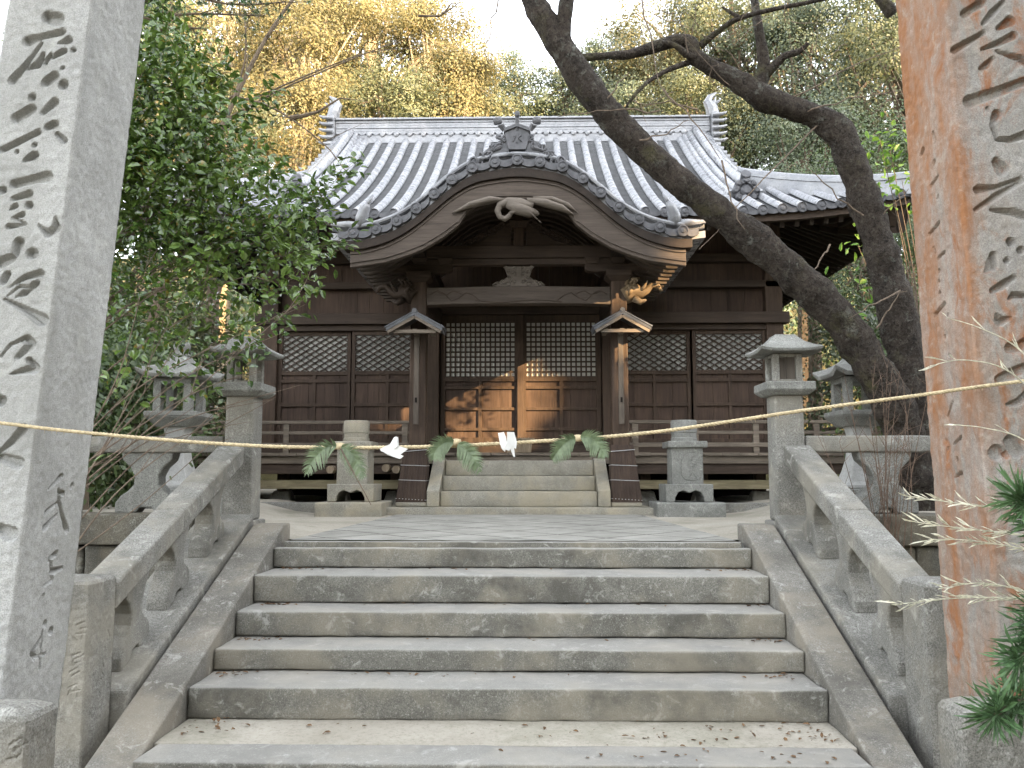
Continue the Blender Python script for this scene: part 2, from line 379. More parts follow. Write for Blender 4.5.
# ------------------------------------------------------------------ ground, terrace, hill
def smooth(t): t = min(1, max(0, t)); return t*t*(3-2*t)
def terr(x, y):
    return .045 + .008*(min(y, 10)-6.3) + .05*smooth((abs(x)-1.75)/.4)*smooth((8.6-y)/1.2) + .14*smooth((abs(x)-2.6)/.8)
def hillz(x, y):
    h = .12 + max(0, y-19.5)*.42
    h = max(h, (abs(x+0.5)-9.5)*.45 * smooth((y-6)/5))
    h = min(h, 16)
    return h + .35*noise.noise(Vector((x*.25, y*.25, 0)))*smooth((h-.3)/1.5)
mb = MB(); mb.add([(-300,-300,-.96),(300,-300,-.96),(300,300,-.96),(-300,300,-.96)], [(0,1,2,3)])
tag(mb.build('ground', M['soil']), 'brown earth with fallen leaves at the foot of the stairs', 'ground', kind='structure')
mb = MB(); xs = np.linspace(-9.8, 9.8, 99); ys = np.linspace(6.62, 20, 60)
mb.add([(x, y, terr(x, y)) for y in ys for x in xs], [(j*99+i, j*99+i+1, (j+1)*99+i+1, (j+1)*99+i) for j in range(59) for i in range(98)])
tag(mb.build('terrace_ground', M['sand'], smooth=True), 'pale sandy court around the shrine above the stairs', 'ground', kind='structure')
mb = MB(); xs = np.linspace(-45, 45, 91); ys = np.linspace(7, 75, 69)
mb.add([(x, y, hillz(x, y)-(.2 if abs(x) < 10 and y < 20 else 0)) for y in ys for x in xs], [(j*91+i, j*91+i+1, (j+1)*91+i+1, (j+1)*91+i) for j in range(68) for i in range(90)])
tag(mb.build('hill', M['forest'], smooth=True), 'wooded slope rising behind the shrine', 'hill', kind='structure')
mb = MB(); n1, n2 = 30, 30
gx = [[( -1.70 + 3.40*i/n1)*(1-.16*j/n2) for i in range(n1+1)] for j in range(n2+1)]
gy = [6.395 + (9.86-6.395)*j/n2 for j in range(n2+1)]
top = [(gx[j][i], gy[j], terr(0, gy[j])+.012+.004*noise.noise(Vector((gx[j][i]*2, gy[j]*2, 0)))) for j in range(n2+1) for i in range(n1+1)]
mb.add(top, [(j*(n1+1)+i, j*(n1+1)+i+1, (j+1)*(n1+1)+i+1, (j+1)*(n1+1)+i) for j in range(n2) for i in range(n1)])
tag(mb.build('paved_court', M['paving']), 'grey diagonal stone paving at the top of the stairs', 'paving', kind='structure')

# ------------------------------------------------------------------ stone stairs
st = thing('stone_staircase', (0, 5, -.96), 'broad grey granite stairs leading up to the paved court', 'staircase')
W = 1.775
lv = [(4.74, -.80, -.62), (5.115, -.62, -.488), (5.47, -.488, -.325), (5.81, -.325, -.135), (6.24, -.135, .012)]
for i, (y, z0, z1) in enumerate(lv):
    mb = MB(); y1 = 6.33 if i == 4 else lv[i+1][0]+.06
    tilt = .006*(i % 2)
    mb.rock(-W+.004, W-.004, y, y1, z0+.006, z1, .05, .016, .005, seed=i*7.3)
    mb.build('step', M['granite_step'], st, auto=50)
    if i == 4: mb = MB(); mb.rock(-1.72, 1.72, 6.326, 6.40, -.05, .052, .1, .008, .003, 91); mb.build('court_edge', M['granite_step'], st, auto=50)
    mb = MB(); mb.box(-W+.02, W-.02, y+.05, y1+.3, -.95, z0+.0); mb.build('footing', M['wallstone'], st)
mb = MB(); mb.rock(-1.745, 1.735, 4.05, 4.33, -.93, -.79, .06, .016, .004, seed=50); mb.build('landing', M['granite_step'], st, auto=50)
mb = MB(); mb.rock(-1.77, 1.77, 4.334, 4.78, -.93, -.793, .05, .01, .006, seed=58); mb.build('earth_fill', M['sand'], st, auto=50)
def rampz(y): return -.79 + .432*(y-4.28)
for sgn in (-1, 1):
    mb = MB()
    poly = [(3.93,-.955),(3.95,-.93),(4.6,rampz(4.6)),(5.5,rampz(5.5)),(6.50,rampz(6.5)),(6.68,rampz(6.5)+.004),(6.68,-.955)]
    a, b = sorted((sgn*W, sgn*2.02)); mb.prism(poly if sgn > 0 else poly, 'x', a, b)
    mb.build('side_ramp', M['granite_ramp'], st, bevel=.018)

# ------------------------------------------------------------------ balustrades beside the stairs
def baluster(mb, c0, slope, ztop, zbot, axis, cx, th=.13, w=.40):
    # cloud-shaped slab; c0 along the rail, profile in (along, z); sheared by the slope
    prof = [(-.44,1.0),(.44,1.0),(.40,.86),(.27,.74),(.20,.60),(.21,.46),(.30,.36),(.42,.28),(.50,.17),(.50,0),(.16,0),(.10,.09),(-.10,.09),(-.16,0),(-.50,0),(-.50,.17),(-.42,.28),(-.30,.36),(-.21,.46),(-.20,.60),(-.27,.74),(-.40,.86)]
    pts = []
    for a, t in prof:
        y = c0 + a*w; zb = zbot + slope*(a*w); zt = ztop + slope*(a*w); pts.append((y, zb + (zt-zb)*t))
    mb.prism(pts, axis, cx-th/2, cx+th/2)
def carved_prism(name, foot, z0, z1, nz_, samples, strokes, mat, parent=None, depth=.017, rough=.0022, dome=0):
    # prism with cross-section foot(z) (corner list, counter-clockwise seen from above), strokes = [[(Vector, radius) ...] ...] carved into it
    nc = len(foot(z0)); zs = np.linspace(z0, z1, nz_+1); per = []
    for e in range(nc):
        k = samples[e]
        ts = list(np.linspace(0, 1, k+1)[:-1]); per += [(e, t) for t in ts]
    n = len(per); V = np.zeros((nz_+1, n, 3)); Nn = np.zeros((nz_+1, n, 3))
    for j, z in enumerate(zs):
        P = foot(z)
        for i, (e, t) in enumerate(per):
            a, b = P[e], P[(e+1) % nc]; L = math.hypot(b[0]-a[0], b[1]-a[1])
            nx, ny = (b[1]-a[1])/L, -(b[0]-a[0])/L
            x, y = a[0]+(b[0]-a[0])*t, a[1]+(b[1]-a[1])*t
            rr = .014; dd = min(t, 1-t)*L            # rounded arris
            if dd < rr:
                q = rr-dd; x -= nx*q*q/rr*.45; y -= ny*q*q/rr*.45
            V[j, i] = (x, y, z); Nn[j, i] = (nx, ny, 0)
    V = V.reshape(-1, 3); Nn = Nn.reshape(-1, 3); dep = np.zeros(len(V))
    for st_ in strokes:
        segs = [(st_[0], st_[0])] if len(st_) == 1 else list(zip(st_[:-1], st_[1:]))
        for (p, r0), (q, r1) in segs:
            p = np.array(p); q = np.array(q); rm = max(r0, r1)
            near = np.all((V > np.minimum(p, q)-rm-.01) & (V < np.maximum(p, q)+rm+.01), axis=1)
            ix = np.where(near)[0]
            if not len(ix): continue
            d = q-p; L2 = max(d.dot(d), 1e-9); t = np.clip(((V[ix]-p) @ d)/L2, 0, 1)
            dist = np.linalg.norm(V[ix]-(p+t[:, None]*d), axis=1); rr = r0+(r1-r0)*t
            dep[ix] = np.maximum(dep[ix], np.minimum(depth, np.maximum(0, rr-dist)*2.4))
    nzv = np.array([noise.noise(Vector(p)*9)*rough + noise.noise(Vector(p)*38)*rough*.8 for p in V])
    V = V + Nn*(nzv-dep)[:, None]
    idx = np.arange((nz_+1)*n).reshape(nz_+1, n)
    a = idx[:-1, :]; b = np.roll(idx, -1, 1)[:-1, :]; c = np.roll(idx, -1, 1)[1:, :]; d = idx[1:, :]
    Fq = np.stack([a, b, c, d], -1).reshape(-1, 4)
    # top: rings shrinking to the middle (gently domed)
    P = foot(z1); cx = sum(p[0] for p in P)/nc; cy = sum(p[1] for p in P)/nc; rim = V[-n:].copy(); Vs = [V]; prev = idx[-1]; o = len(V); F2 = []
    for s_, h in ((.93, dome*.35), (.6, dome*.85), (.02, dome)):
        ring = rim.copy(); ring[:, 0] = cx+(rim[:, 0]-cx)*s_; ring[:, 1] = cy+(rim[:, 1]-cy)*s_; ring[:, 2] = z1+h+.004*(1 if s_ < .95 else 0)
        Vs.append(ring); cur = np.arange(o, o+n); F2.append(np.stack([prev, np.roll(prev, -1), np.roll(cur, -1), cur], -1)); prev = cur; o += n
    return raw_mesh(name, np.concatenate(Vs), np.concatenate([Fq]+F2), mat, parent, smooth=False)
def sq(x0, x1, y0, y1): return lambda z: [(x0,y0),(x1,y0),(x1,y1),(x0,y1)]
def px_strokes(S_, conv, k):
    return [[(conv(x, y), r*k) for x, y, r in s_] for s_ in S_]

newel_marks = [  # small worn characters on the left newel, front face then side face
 [(77,625,1.2),(84,622,1.2)],[(80,629,1),(90,627,1)],[(76,634,1.2),(88,633,1)],[(83,630,1),(82,639,1)],[(88,635,1.2),(91,638,1)],[(73,637,1),(76,640,1)],
 [(72,656,1.2),(80,653,1)],[(73,660,1),(80,657,1)],[(74,664,1.2),(79,662,1)],[(72,655,1),(74,666,1)],[(83,655,1),(88,651,1)],[(84,660,1),(87,664,1)],
 [(70,672,1.2),(77,668,1)],[(72,676,1),(79,672,1)],[(84,672,1),(88,669,1)],[(86,675,1.2),(85,679,1)],
 [(68,688,1),(77,684,1)],[(70,692,1.2),(80,690,1)],[(72,686,1),(68,695,1)],[(76,688,1),(77,697,1)]]
newel_side = [[(108,630,1),(110,636,1)],[(106,641,1),(109,640,1)],[(105,648,1.6)],[(103,662,1.2),(104,667,1)],[(102,672,1),(104,675,1)],[(101,679,1.3)],[(109,688,1.2)]]
for sgn in (-1, 1):
    side = 'left' if sgn < 0 else 'right'
    bt = thing('stone_balustrade', (sgn*2.26, 5.4, -.96), 'sloping granite balustrade climbing beside the stairs on the %s' % ('left, below the camellia' if sgn < 0 else 'right, below the leaning tree'), 'balustrade', 'balustrades beside the stairs')
    # curb under the balusters
    mb = MB(); z = lambda y: rampz(y)+.035
    poly = [(4.615,-.955),(4.615,z(4.615)),(6.60,z(6.60)),(6.60,-.955)]
    a, b = sorted((sgn*2.045, sgn*2.46)); mb.prism(poly, 'x', a, b); mb.build('curb', M['granite'], bt, bevel=.015)
    # handrail (two stones) between newel and lantern post
    def rail(y0, y1):
        m_ = MB(); rt = lambda y: -.03+.418*(y-4.6)
        pl = [(y0, rt(y0)-.15),(y0, rt(y0)),(y1, rt(y1)),(y1, rt(y1)-.15)]
        a_, b_ = sorted((sgn*2.125, sgn*2.335)); m_.prism(pl, 'x', a_, b_); return m_
    rail(4.60, 5.47).build('handrail', M['granite'], bt, bevel=.016); rail(5.474, 6.56).build('handrail', M['granite'], bt, bevel=.016)
    for yc in (4.93, 5.50, 6.12):
        mb = MB(); rt = -.03+.418*(yc-4.6)-.15
        baluster(mb, yc, .40, rt+.004, z(yc)-.01, 'x', sgn*2.23, .14, .34); mb.build('baluster', M['granite'], bt, bevel=.014)
    x0, x1 = sorted((sgn*2.135, sgn*2.415))
    ms = []
    if sgn < 0:
        ms = px_strokes(newel_marks, lambda x, y: at(x, y, 4.33), .0052) + px_strokes(newel_side, lambda x, y: at_plane(x, y, (x1,0,0), (1,0,0)), .0052)
    carved_prism('newel_post', sq(x0, x1, 4.33, 4.61), -.96, -.01, 190 if sgn < 0 else 40, [56 if sgn < 0 else 14, 56 if sgn < 0 else 14, 8, 14], ms, M['granite'], bt, .004, .003, .03)

# ------------------------------------------------------------------ the two great inscribed pillars
L_FRONT = [
 [(48,17,5.5),(57,19,6)],[(28,40.6,4.7),(42,36.4,3),(62,31.8,3.4)],[(42,43,1.5),(27,62.6,2.4),(12.7,80,4)],[(68,40,3.7),(59,43,1.5)],[(73,50,2.5)],
 [(64,51,3),(52,57.5,2)],[(43,54,2),(38,64,3.5),(27,69,1.5)],[(51,54,1.5),(45,62.6,2.5)],[(62.6,68,2)],[(54,76,4.2),(46,82,4.2)],[(63,84.6,4.5)],
 [(32,97,3.5)],[(31,109,4.4),(16,118,4.4)],[(54,102,4),(42.5,112.5,2.4)],[(54,124,4),(46.5,127,3)],[(38,131.7,2.8),(17,142.7,3),(2.5,149.5,2.8)],
 [(56.7,133.4,2),(63.5,140,3.2)],[(34.7,145,2.4)],[(17,152,2)],[(34,155.4,4),(24.5,160.5,2)],[(46.5,176.5,5),(34,179,3.8),(14.4,184,4)],[(28.8,194,3.4),(13.5,198.5,2.4)],
 [(2.5,190,3.7)],[(15,206,2.7),(10,209.5,1.5)],[(28.8,205.3,3.6)],[(22,214.6,2.7),(13.5,218,1.7),(25,224,1.7),(8.5,226.4,2.6)],[(38,224.7,1),(48,234,3.4),(55.8,228,4),(55,218,1.4)],
 [(18.6,242.5,4.4),(16,253.5,3.4)],[(32,253.5,5)],[(11,258,4.2),(0,263,5)],[(6.8,274.5,3.3),(3,282,3)],[(40,273.7,3.7),(25,277,2.7),(9.3,287,1)],[(36.4,283,3),(25.4,292,3.4),(16,297,1)],
 [(6.8,296.5,1),(18.6,286.4,1.7),(30.5,287,1.7)],[(4.2,299,1.4),(23.7,309,3),(42,320,5.2)],[(27,339.7,4),(31,344,4),(17,357.5,2.4)],[(25,338,2.4),(10,344.7,1.4),(1,356.6,1.4)],
 [(29,360,2.7),(34.7,368.5,4.2),(22,371,2.7),(10,374.4,1)],[(0,401,5)],[(23,429,3.7),(10.4,442.5,3),(0,452,2)],[(17.7,463,5),(6,459,4),(0,457,4)],[(10.4,534,6),(0,530,5)]]
L_SIDE = [[(61.5,476,2.6),(48,489.5,1)],[(72,486,3)],[(58.4,490.4,2),(63.5,493.5,2.4)],[(57,503,1.5),(46,513,2)],[(58,491,1.3),(59.4,503,1.7),(66.7,530,3)],[(57,514.5,1.2),(44.8,528,3)],
 [(56.5,553.5,3),(48,560,2)],[(61.7,568,2),(51,572,3.2)],[(51,560,1.6),(51,573,2.4),(52,580,2),(43,586,1)],[(43,595,1.7)],[(45,624,3.2)],[(51,630.6,3.4)],[(40,638,1),(32.5,652.5,3),(34.6,657.7,2.4)],[(35,657,1.6),(45,653.5,1.6)],[(42,630,1.2),(40,668,1.4)]]
R_FRONT = [
 [(981.5,3,4),(965.5,13.5,4)],[(1003.5,1.7,2),(991.7,13.5,3.4),(983,23.7,2)],[(1010,21,4.7),(998.5,28,2.4)],[(983,33,2.4),(968,42,3),(955,50,3.7)],[(1013.7,35.5,3.7),(998.5,43,3),(982,49,1.7)],
 [(997,51,1.4),(1022,59,3.7),(1029,62.6,4)],[(992.5,58.4,2),(986.6,65,3.4),(980,68.5,1.7)],[(1030,80,4),(1020.4,83,4),(995,93,4.7),(969.7,101.5,5.4)],[(987.5,108,1.7)],[(996.8,114,4),(991.7,125,2)],
 [(993,127,2.4),(997,138.6,2),(1010,140,3),(1026,134.4,3.7)],[(997,161.5,4),(1002,169,5.7)],[(978,189.4,3.7),(997,187,2.4),(1021,178.4,2)],[(1021,181,2.7),(998.5,194.5,3),(975.6,209.7,2)],
 [(991.7,209.7,2),(1012,212,3.4),(1026,216.5,3.4)],[(1011,242,4)],[(1021,250,3.4)],[(993.4,255,3),(991.7,265.4,4.7),(985.8,272,1.7)],[(1007,260.3,2.7)],[(1013,278,2.7),(1002,285.7,3.7),(992.5,290.8,2.7)],
 [(1026,296,2.4),(1013.7,295,3),(1008.6,299,1.4)],[(997,314.5,1.7),(1000,321,4.4),(1010,318,1.7)],[(1010,348,4.4),(1019,348,4.4),(1026,343,4.4)],[(1000.5,380,4.7),(1015,372.7,4.7),(1026,367,3.6)],
 [(1008,404.6,1.8),(1018.7,402,3),(1026,394.6,3)],[(997,453,6.5)],[(1011,442,5.8),(1017,451,5.5)],[(1006,454.7,3.6)]]
R_SIDE = [[(933,133,2),(935,141,1.6)],[(922,150.5,2.8),(920,155,2)],[(934,162,2.4)],[(930.5,185.6,1.5),(937.5,176,1.5)],[(937.5,197,2)],[(938.6,223,2),(928,234.8,1.5)],[(933,247.6,1.5),(935,253.5,1.5)],
 [(944,252,1.5),(938.6,258,1.5)],[(939,271,2)],[(939.8,293,2)],[(938.6,281.6,1.6)],[(944.5,303.4,2),(935,315,2)],[(948,315,1.6)],[(944.5,337.4,2)],[(949,356,2)],[(953,402,1.3),(947.7,416.5,1.3)],
 [(961,437.4,1.8),(954,444,1.5)],[(947.7,449,2)],[(956.8,459,2.2)],[(961,473,2),(955,476.6,1.5)]]
def footL(z): xr = -1.665+.069*z; xl = xr-(.325+.02*(2.34-z)); return [(xl,2.92),(xr,2.92),(xr,3.30),(xl,3.30)]
def footR(z): xl = 1.722-.0225*z; xr = xl+.335+.02*(2.34-z); return [(xl,2.92),(xr,2.92),(xr,3.30),(xl,3.30)]
K = .0048
def onL(x, y):
    p = at(x, y, 3.1)
    for _ in range(5): p = at_plane(x, y, (-1.665+.069*p.z, 3, p.z), (1,0,0))
    return p
def onR(x, y):
    p = at(x, y, 3.1)
    for _ in range(5): p = at_plane(x, y, (1.722-.0225*p.z, 3, p.z), (1,0,0))
    return p
lp = carved_prism('inscribed_pillar', footL, -.96, 3.1, 640, [72, 72, 8, 12], px_strokes(L_FRONT, lambda x, y: at(x, y, 2.92), K)+px_strokes(L_SIDE, onL, K), M['granite_pale'], None, .027, .003)
tag(lp, 'tall pale grey inscribed stone pillar left of the stairs, free of rust', 'pillar', 'inscribed pillars flanking the stairs')
rp = carved_prism('inscribed_pillar', footR, -.96, 3.1, 640, [72, 12, 8, 72], px_strokes(R_FRONT, lambda x, y: at(x, y, 2.92), K)+px_strokes(R_SIDE, onR, K), M['granite_rust'], None, .027, .0034)
tag(rp, 'tall rust-stained inscribed stone pillar right of the stairs', 'pillar', 'inscribed pillars flanking the stairs')
for sgn, x0, x1, lab in ((-1, -1.70, -1.41, 'short granite post at the foot of the pale pillar'), (1, 1.44, 1.73, 'short granite post at the foot of the rusty pillar')):
    ms = []
    if sgn < 0: ms = px_strokes([[(10,745,1.5),(18,740,1.5)],[(14,750,1.5),(24,744,1.5)],[(22,738,1.5),(20,756,1.5)],[(28,746,1.5),(32,755,1.5)],[(8,760,1.5),(20,757,1.5)],[(26,762,1.5),(34,758,1.5)]], lambda x, y: at(x, y, 2.62), .004)
    o = carved_prism('short_post', sq(x0, x1, 2.62, 2.79), -.96, -.20 if sgn < 0 else -.175, 90, [36, 10, 6, 10], ms, M['granite'], None, .006, .004, .035)
    tag(o, lab, 'stone post', 'short posts before the pillars')

# ------------------------------------------------------------------ lantern posts at the top of the stairs
for sgn in (-1, 1):
    cx, cy = sgn*2.22, 6.80
    lt = thing('lantern_post', (cx, cy, .1), 'square granite lantern post at the top of the stairs, %s' % ('half hidden by camellia sprigs' if sgn < 0 else 'before the leaning tree'), 'lantern', 'lantern posts at the top of the stairs')
    mb = MB(); mb.rock(cx-.155, cx+.155, cy-.155, cy+.155, -.2, .19, .08, .015, .004, sgn); mb.build('pedestal', M['granite'], lt, auto=50)
    mb = MB(); mb.frustum((cx,cy,.19), (.121,.121), (cx,cy,1.20), (.116,.116)); mb.build('shaft', M['granite'], lt, bevel=.018)
    mb = MB(); mb.frustum((cx,cy,1.19), (.15,.15), (cx,cy,1.228), (.195,.195)); mb.frustum((cx,cy,1.228), (.195,.195), (cx,cy,1.295), (.195,.195)); mb.build('platform', M['granite_old'], lt, bevel=.008)
    mb = MB()
    for sx in (-1, 1):
        for sy in (-1, 1): mb.box(cx+sx*.092-.026, cx+sx*.092+.026, cy+sy*.092-.026, cy+sy*.092+.026, 1.296, 1.53)
    for s_ in (-1, 1):
        for z0_, z1_ in ((1.296, 1.32), (1.50, 1.53)):
            mb.box(cx-.066, cx+.066, cy+s_*.092-.02, cy+s_*.092+.02, z0_, z1_); mb.box(cx+s_*.092-.02, cx+s_*.092+.02, cy-.066, cy+.066, z0_, z1_)
    mb.build('firebox', M['granite'], lt, bevel=.006)
    if sgn > 0:
        mb = MB()
        mb.box(cx-.066, cx+.066, cy-.088, cy-.080, 1.32, 1.50); mb.box(cx-.066, cx+.066, cy+.080, cy+.088, 1.32, 1.50)
        mb.box(cx-.006, cx+.006, cy-.096, cy-.088, 1.32, 1.50); mb.box(cx+.080, cx+.088, cy-.066, cy+.066, 1.32, 1.50)
        mb.build('shutter', M['lantern_wood'], lt)
    mb = MB(); n = 24; V = []
    for j, (t, zt) in enumerate([(.97, 1.53), (1.0, 1.555), (.78, 1.585), (.55, 1.625), (.37, 1.672), (.33, 1.69), (.0, 1.694)]):
        for k in range(n):
            a = 2*math.pi*k/n; c, s_ = math.cos(a), math.sin(a); q = 1/max(abs(c), abs(s_)); e = .25*t
            lift = .02*((q-1)/.41)**2*(t**3)
            V.append((cx+c*q*e, cy+s_*q*e, zt+lift))
    mb.add(V, [(j*n+k, j*n+(k+1) % n, (j+1)*n+(k+1) % n, (j+1)*n+k) for j in range(6) for k in range(n)] + [tuple(range(n-1, -1, -1))])
    mb.build('cap', M['granite_old'], lt, bevel=.006)
    # level balustrade running outwards from the post
    lb = thing('terrace_balustrade', (sgn*3.2, cy, .2), 'level stone balustrade beside the lantern post %s' % ('under the camellia' if sgn < 0 else 'behind the bare shrub'), 'balustrade', 'level balustrades on the terrace edge')
    mb = MB(); a, b = sorted((sgn*2.35, sgn*4.6)); mb.rock(a, b, cy-.10, cy+.10, .735, .865, .1, .014, .004, 3+sgn); mb.build('handrail', M['granite'], lb, auto=50)
    for xc in (2.98, 4.05):
        mb = MB(); baluster(mb, sgn*xc, 0, .74, .245, 'y', cy, .15, .50); mb.build('baluster', M['granite_old'], lb, bevel=.015)
    # retaining wall below
    rw = thing('retaining_wall', (sgn*4, 6.75, -.96), 'mossy retaining wall of stacked stones beyond the %s balustrade' % ('left' if sgn < 0 else 'right'), 'wall', 'retaining walls of the terrace')
    mb = MB(); random.seed(5+sgn); zc = -.96
    for r_, hh in enumerate((.36, .30, .30, .25)):
        x = 2.42+.1*random.random()
        while x < 7.5:
            w_ = random.uniform(.35, .75) if r_ < 3 else random.uniform(.8, 1.2)
            a, b = sorted((sgn*x, sgn*(x+w_-.012)))
            mb.rock(a, b, 6.60+random.uniform(-.015, .03)-(.04 if r_ == 3 else 0), 6.95, zc+.006, zc+hh-.004+random.uniform(-.012, .006)*(r_ < 3), .09, .035 if r_ < 3 else .018, .012, x*3+r_)
            x += w_
        zc += hh
    mb.build('stone_courses', M['wallstone'], rw, auto=50)
    mb = MB(); a, b = sorted((sgn*2.4, sgn*7.5)); mb.box(a+.02, b-.02, 6.72, 7.0, -.96, .2); mb.build('backing', M['dark'], rw)

# ------------------------------------------------------------------ large free-standing lanterns
def curved_roof(mb, cx, cy, z0, half, h, lift, n=32):
    V = []; rows = []
    for t, zt in [(.96, -.035), (1.0, 0), (.8, .22), (.6, .42), (.42, .64), (.28, .88), (.24, 1.0), (0, 1.0)]:
        for k in range(n):
            a = 2*math.pi*k/n; c, s_ = math.cos(a), math.sin(a); q = 1/max(abs(c), abs(s_)); e = half*t
            qq = (q-1)/.414
            V.append((cx+c*q*e*(1+.04*qq*qq), cy+s_*q*e*(1+.04*qq*qq), z0+(h*zt if zt > 0 else zt)+lift*qq**2.2*max(0, t)**3))
    m = 8
    mb.add(V, [(j*n+k, j*n+(k+1) % n, (j+1)*n+(k+1) % n, (j+1)*n+k) for j in range(m-1) for k in range(n)] + [tuple(range(n-1, -1, -1))])
for sgn in (-1, 1):
    cx, cy = sgn*3.36, 8.2; zb = .22
    lt = thing('stone_lantern', (cx, cy, zb), 'tall stone lantern with upturned roof corners, %s' % ('among camellia leaves' if sgn < 0 else 'behind the leaning trunk'), 'lantern', 'tall stone lanterns')
    mb = MB(); mb.rock(cx-.36, cx+.36, cy-.36, cy+.36, zb-.15, zb+.10, .1, .02, .005, 4); mb.rock(cx-.29, cx+.29, cy-.29, cy+.29, zb+.10, zb+.2, .1, .015, .004, 8); mb.build('plinth', M['granite_old'], lt, auto=50)
    mb = MB(); mb.lathe([(.30,zb+.20),(.295,zb+.235),(.25,zb+.27),(.20,zb+.36),(.155,zb+.48),(.135,zb+.60),(.13,zb+.70),(.15,zb+.78),(.17,zb+.80)], (cx,cy,0), 4)
    mb.v = [((p[0]-cx)*math.cos(R(45))-(p[1]-cy)*math.sin(R(45))+cx, (p[0]-cx)*math.sin(R(45))+(p[1]-cy)*math.cos(R(45))+cy, p[2]) for p in mb.v]
    mb.build('shaft', M['granite_pale'], lt, bevel=.012)
    mb = MB(); mb.frustum((cx,cy,zb+.80), (.16,.16), (cx,cy,zb+.90), (.25,.25)); mb.frustum((cx,cy,zb+.90), (.25,.25), (cx,cy,zb+.95), (.25,.25)); mb.build('platform', M['granite_old'], lt, bevel=.01)
    mb = MB()
    for sx in (-1, 1):
        for sy in (-1, 1): mb.box(cx+sx*.15-.04, cx+sx*.15+.04, cy+sy*.15-.04, cy+sy*.15+.04, zb+.95, zb+1.24)
    mb.box(cx-.19, cx+.19, cy-.19, cy+.19, zb+1.22, zb+1.28)
    mb.build('firebox', M['granite_old'], lt, bevel=.008)
    mb = MB(); curved_roof(mb, cx, cy, zb+1.31, .315, .20, .065); mb.build('lantern_roof', M['granite_old'], lt, bevel=.008)
    mb = MB(); mb.lathe([(.075,zb+1.505),(.085,zb+1.53),(.06,zb+1.55),(.075,zb+1.58),(.085,zb+1.62),(.06,zb+1.66),(.01,zb+1.69)], (cx,cy,0), 14); mb.build('finial', M['granite_old'], lt, smooth=True)

# ------------------------------------------------------------------ cut-off stone stands beside the shrine steps
for sgn in (-1, 1):
    cx, cy = sgn*1.96, 9.98; xb = -1.955 if sgn < 0 else 1.985; cx = xb
    ps = thing('stone_stand', (cx, cy, .08), 'round-topped stone stand on a footed block %s the shrine steps' % ('left of' if sgn < 0 else 'right of'), 'stone stand', 'stone stands before the shrine')
    mt = M['granite_warm'] if sgn < 0 else M['granite_old']
    mb = MB(); mb.rock(cx-.39, cx+.39, cy-.38, cy+.38, .0, .235, .09, .018, .005, sgn*9); mb.build('base_slab', mt, ps, auto=50)
    mb = MB()
    pl = [(-.27,.0),(-.17,.0),(-.165,.05),(-.13,.105),(-.07,.125),(0,.095),(.07,.125),(.13,.105),(.165,.05),(.17,.0),(.27,.0),(.275,.19),(-.275,.19)]
    mb.prism([(cx+a, .237+b*1.08) for a, b in pl], 'y', cy-.27, cy+.27); mb.build('footed_block', mt, ps, bevel=.01)
    # body with a carved medallion outline and characters
    ms = []
    if sgn > 0:
        k = 1/7.68
        g = [[(165,330),(195,300),(240,290),(290,298),(322,330),(328,400),(322,470),(290,500),(240,508),(190,500),(165,470),(158,400),(165,330)],
             [(220,335),(265,322)],[(240,315),(238,350)],[(228,360),(262,345)],[(215,385),(222,410)],[(245,375),(275,385)],[(262,390),(240,430)],[(225,440),(270,425)],[(250,440),(225,485)],[(252,450),(280,490)],[(232,400),(262,402)]]
        ms = [[(at(660+x*k, 415+y*k, 9.80), .007) for x, y in s_] for s_ in g]
    carved_prism('body', sq(cx-.185, cx+.185, 9.80, 10.17), .443, .865, 80, [70, 10, 6, 10], ms, mt, ps, .006, .0025)
    mb = MB(); mb.rock(cx-.23, cx+.23, 9.755, 10.215, .867, .945, .08, .014, .003, 2+sgn); mb.build('cap_slab', mt, ps, auto=50)
    mb = MB(); mb.lathe([(.155,.945),(.155,.985),(.148,.992),(.148,1.045),(.155,1.052),(.155,1.185),(.145,1.2),(0.01,1.2)], (cx,10.0,0), 28); mb.build('drum', mt, ps, auto=35)

# ------------------------------------------------------------------ base slab and stone steps of the shrine
ss = thing('shrine_steps', (0, 10.5, .1), 'short flight of three pale stone steps up to the shrine veranda', 'steps')
mb = MB(); mb.rock(-1.70, 1.62, 9.93, 10.9, .0, .163, .12, .014, .004, 77); mb.build('base_slab', M['granite_warm'], ss, auto=50)
for i, (y, z0, z1) in enumerate(((10.20, .164, .350), (10.50, .352, .537), (10.80, .539, .735))):
    mb = MB(); mb.rock(-.955, .955, y, 11.15, z0, z1, .12, .012, .003, 30+i); mb.build('step', M['granite_warm'], ss, auto=50)
for sgn in (-1, 1):
    mb = MB(); a, b = sorted((sgn*.962, sgn*1.115)); mb.prism([(10.13,.164),(10.13,.36),(10.82,.76),(11.1,.76),(11.1,.164)], 'x', a, b); mb.build('cheek', M['granite_warm'], ss, bevel=.012)
    mb = MB(); a, b = sorted((sgn*1.125, sgn*1.50)); mb.rock(a, b, 10.18, 10.62, .164, .215, .12, .012, .003, 60+sgn); mb.build('post_footing', M['granite_warm'], ss, auto=50)

# ================================================================== the shrine
SH = thing('shrine_hall', (0, 13, .1), 'dark wooden shrine hall with silver tiled roof and curved porch gable', 'shrine')
def part(mb, name, mats, parent=None, **k): return mb.build(name, mats, parent or SH, **k)
YW = 12.6; XC = 3.86
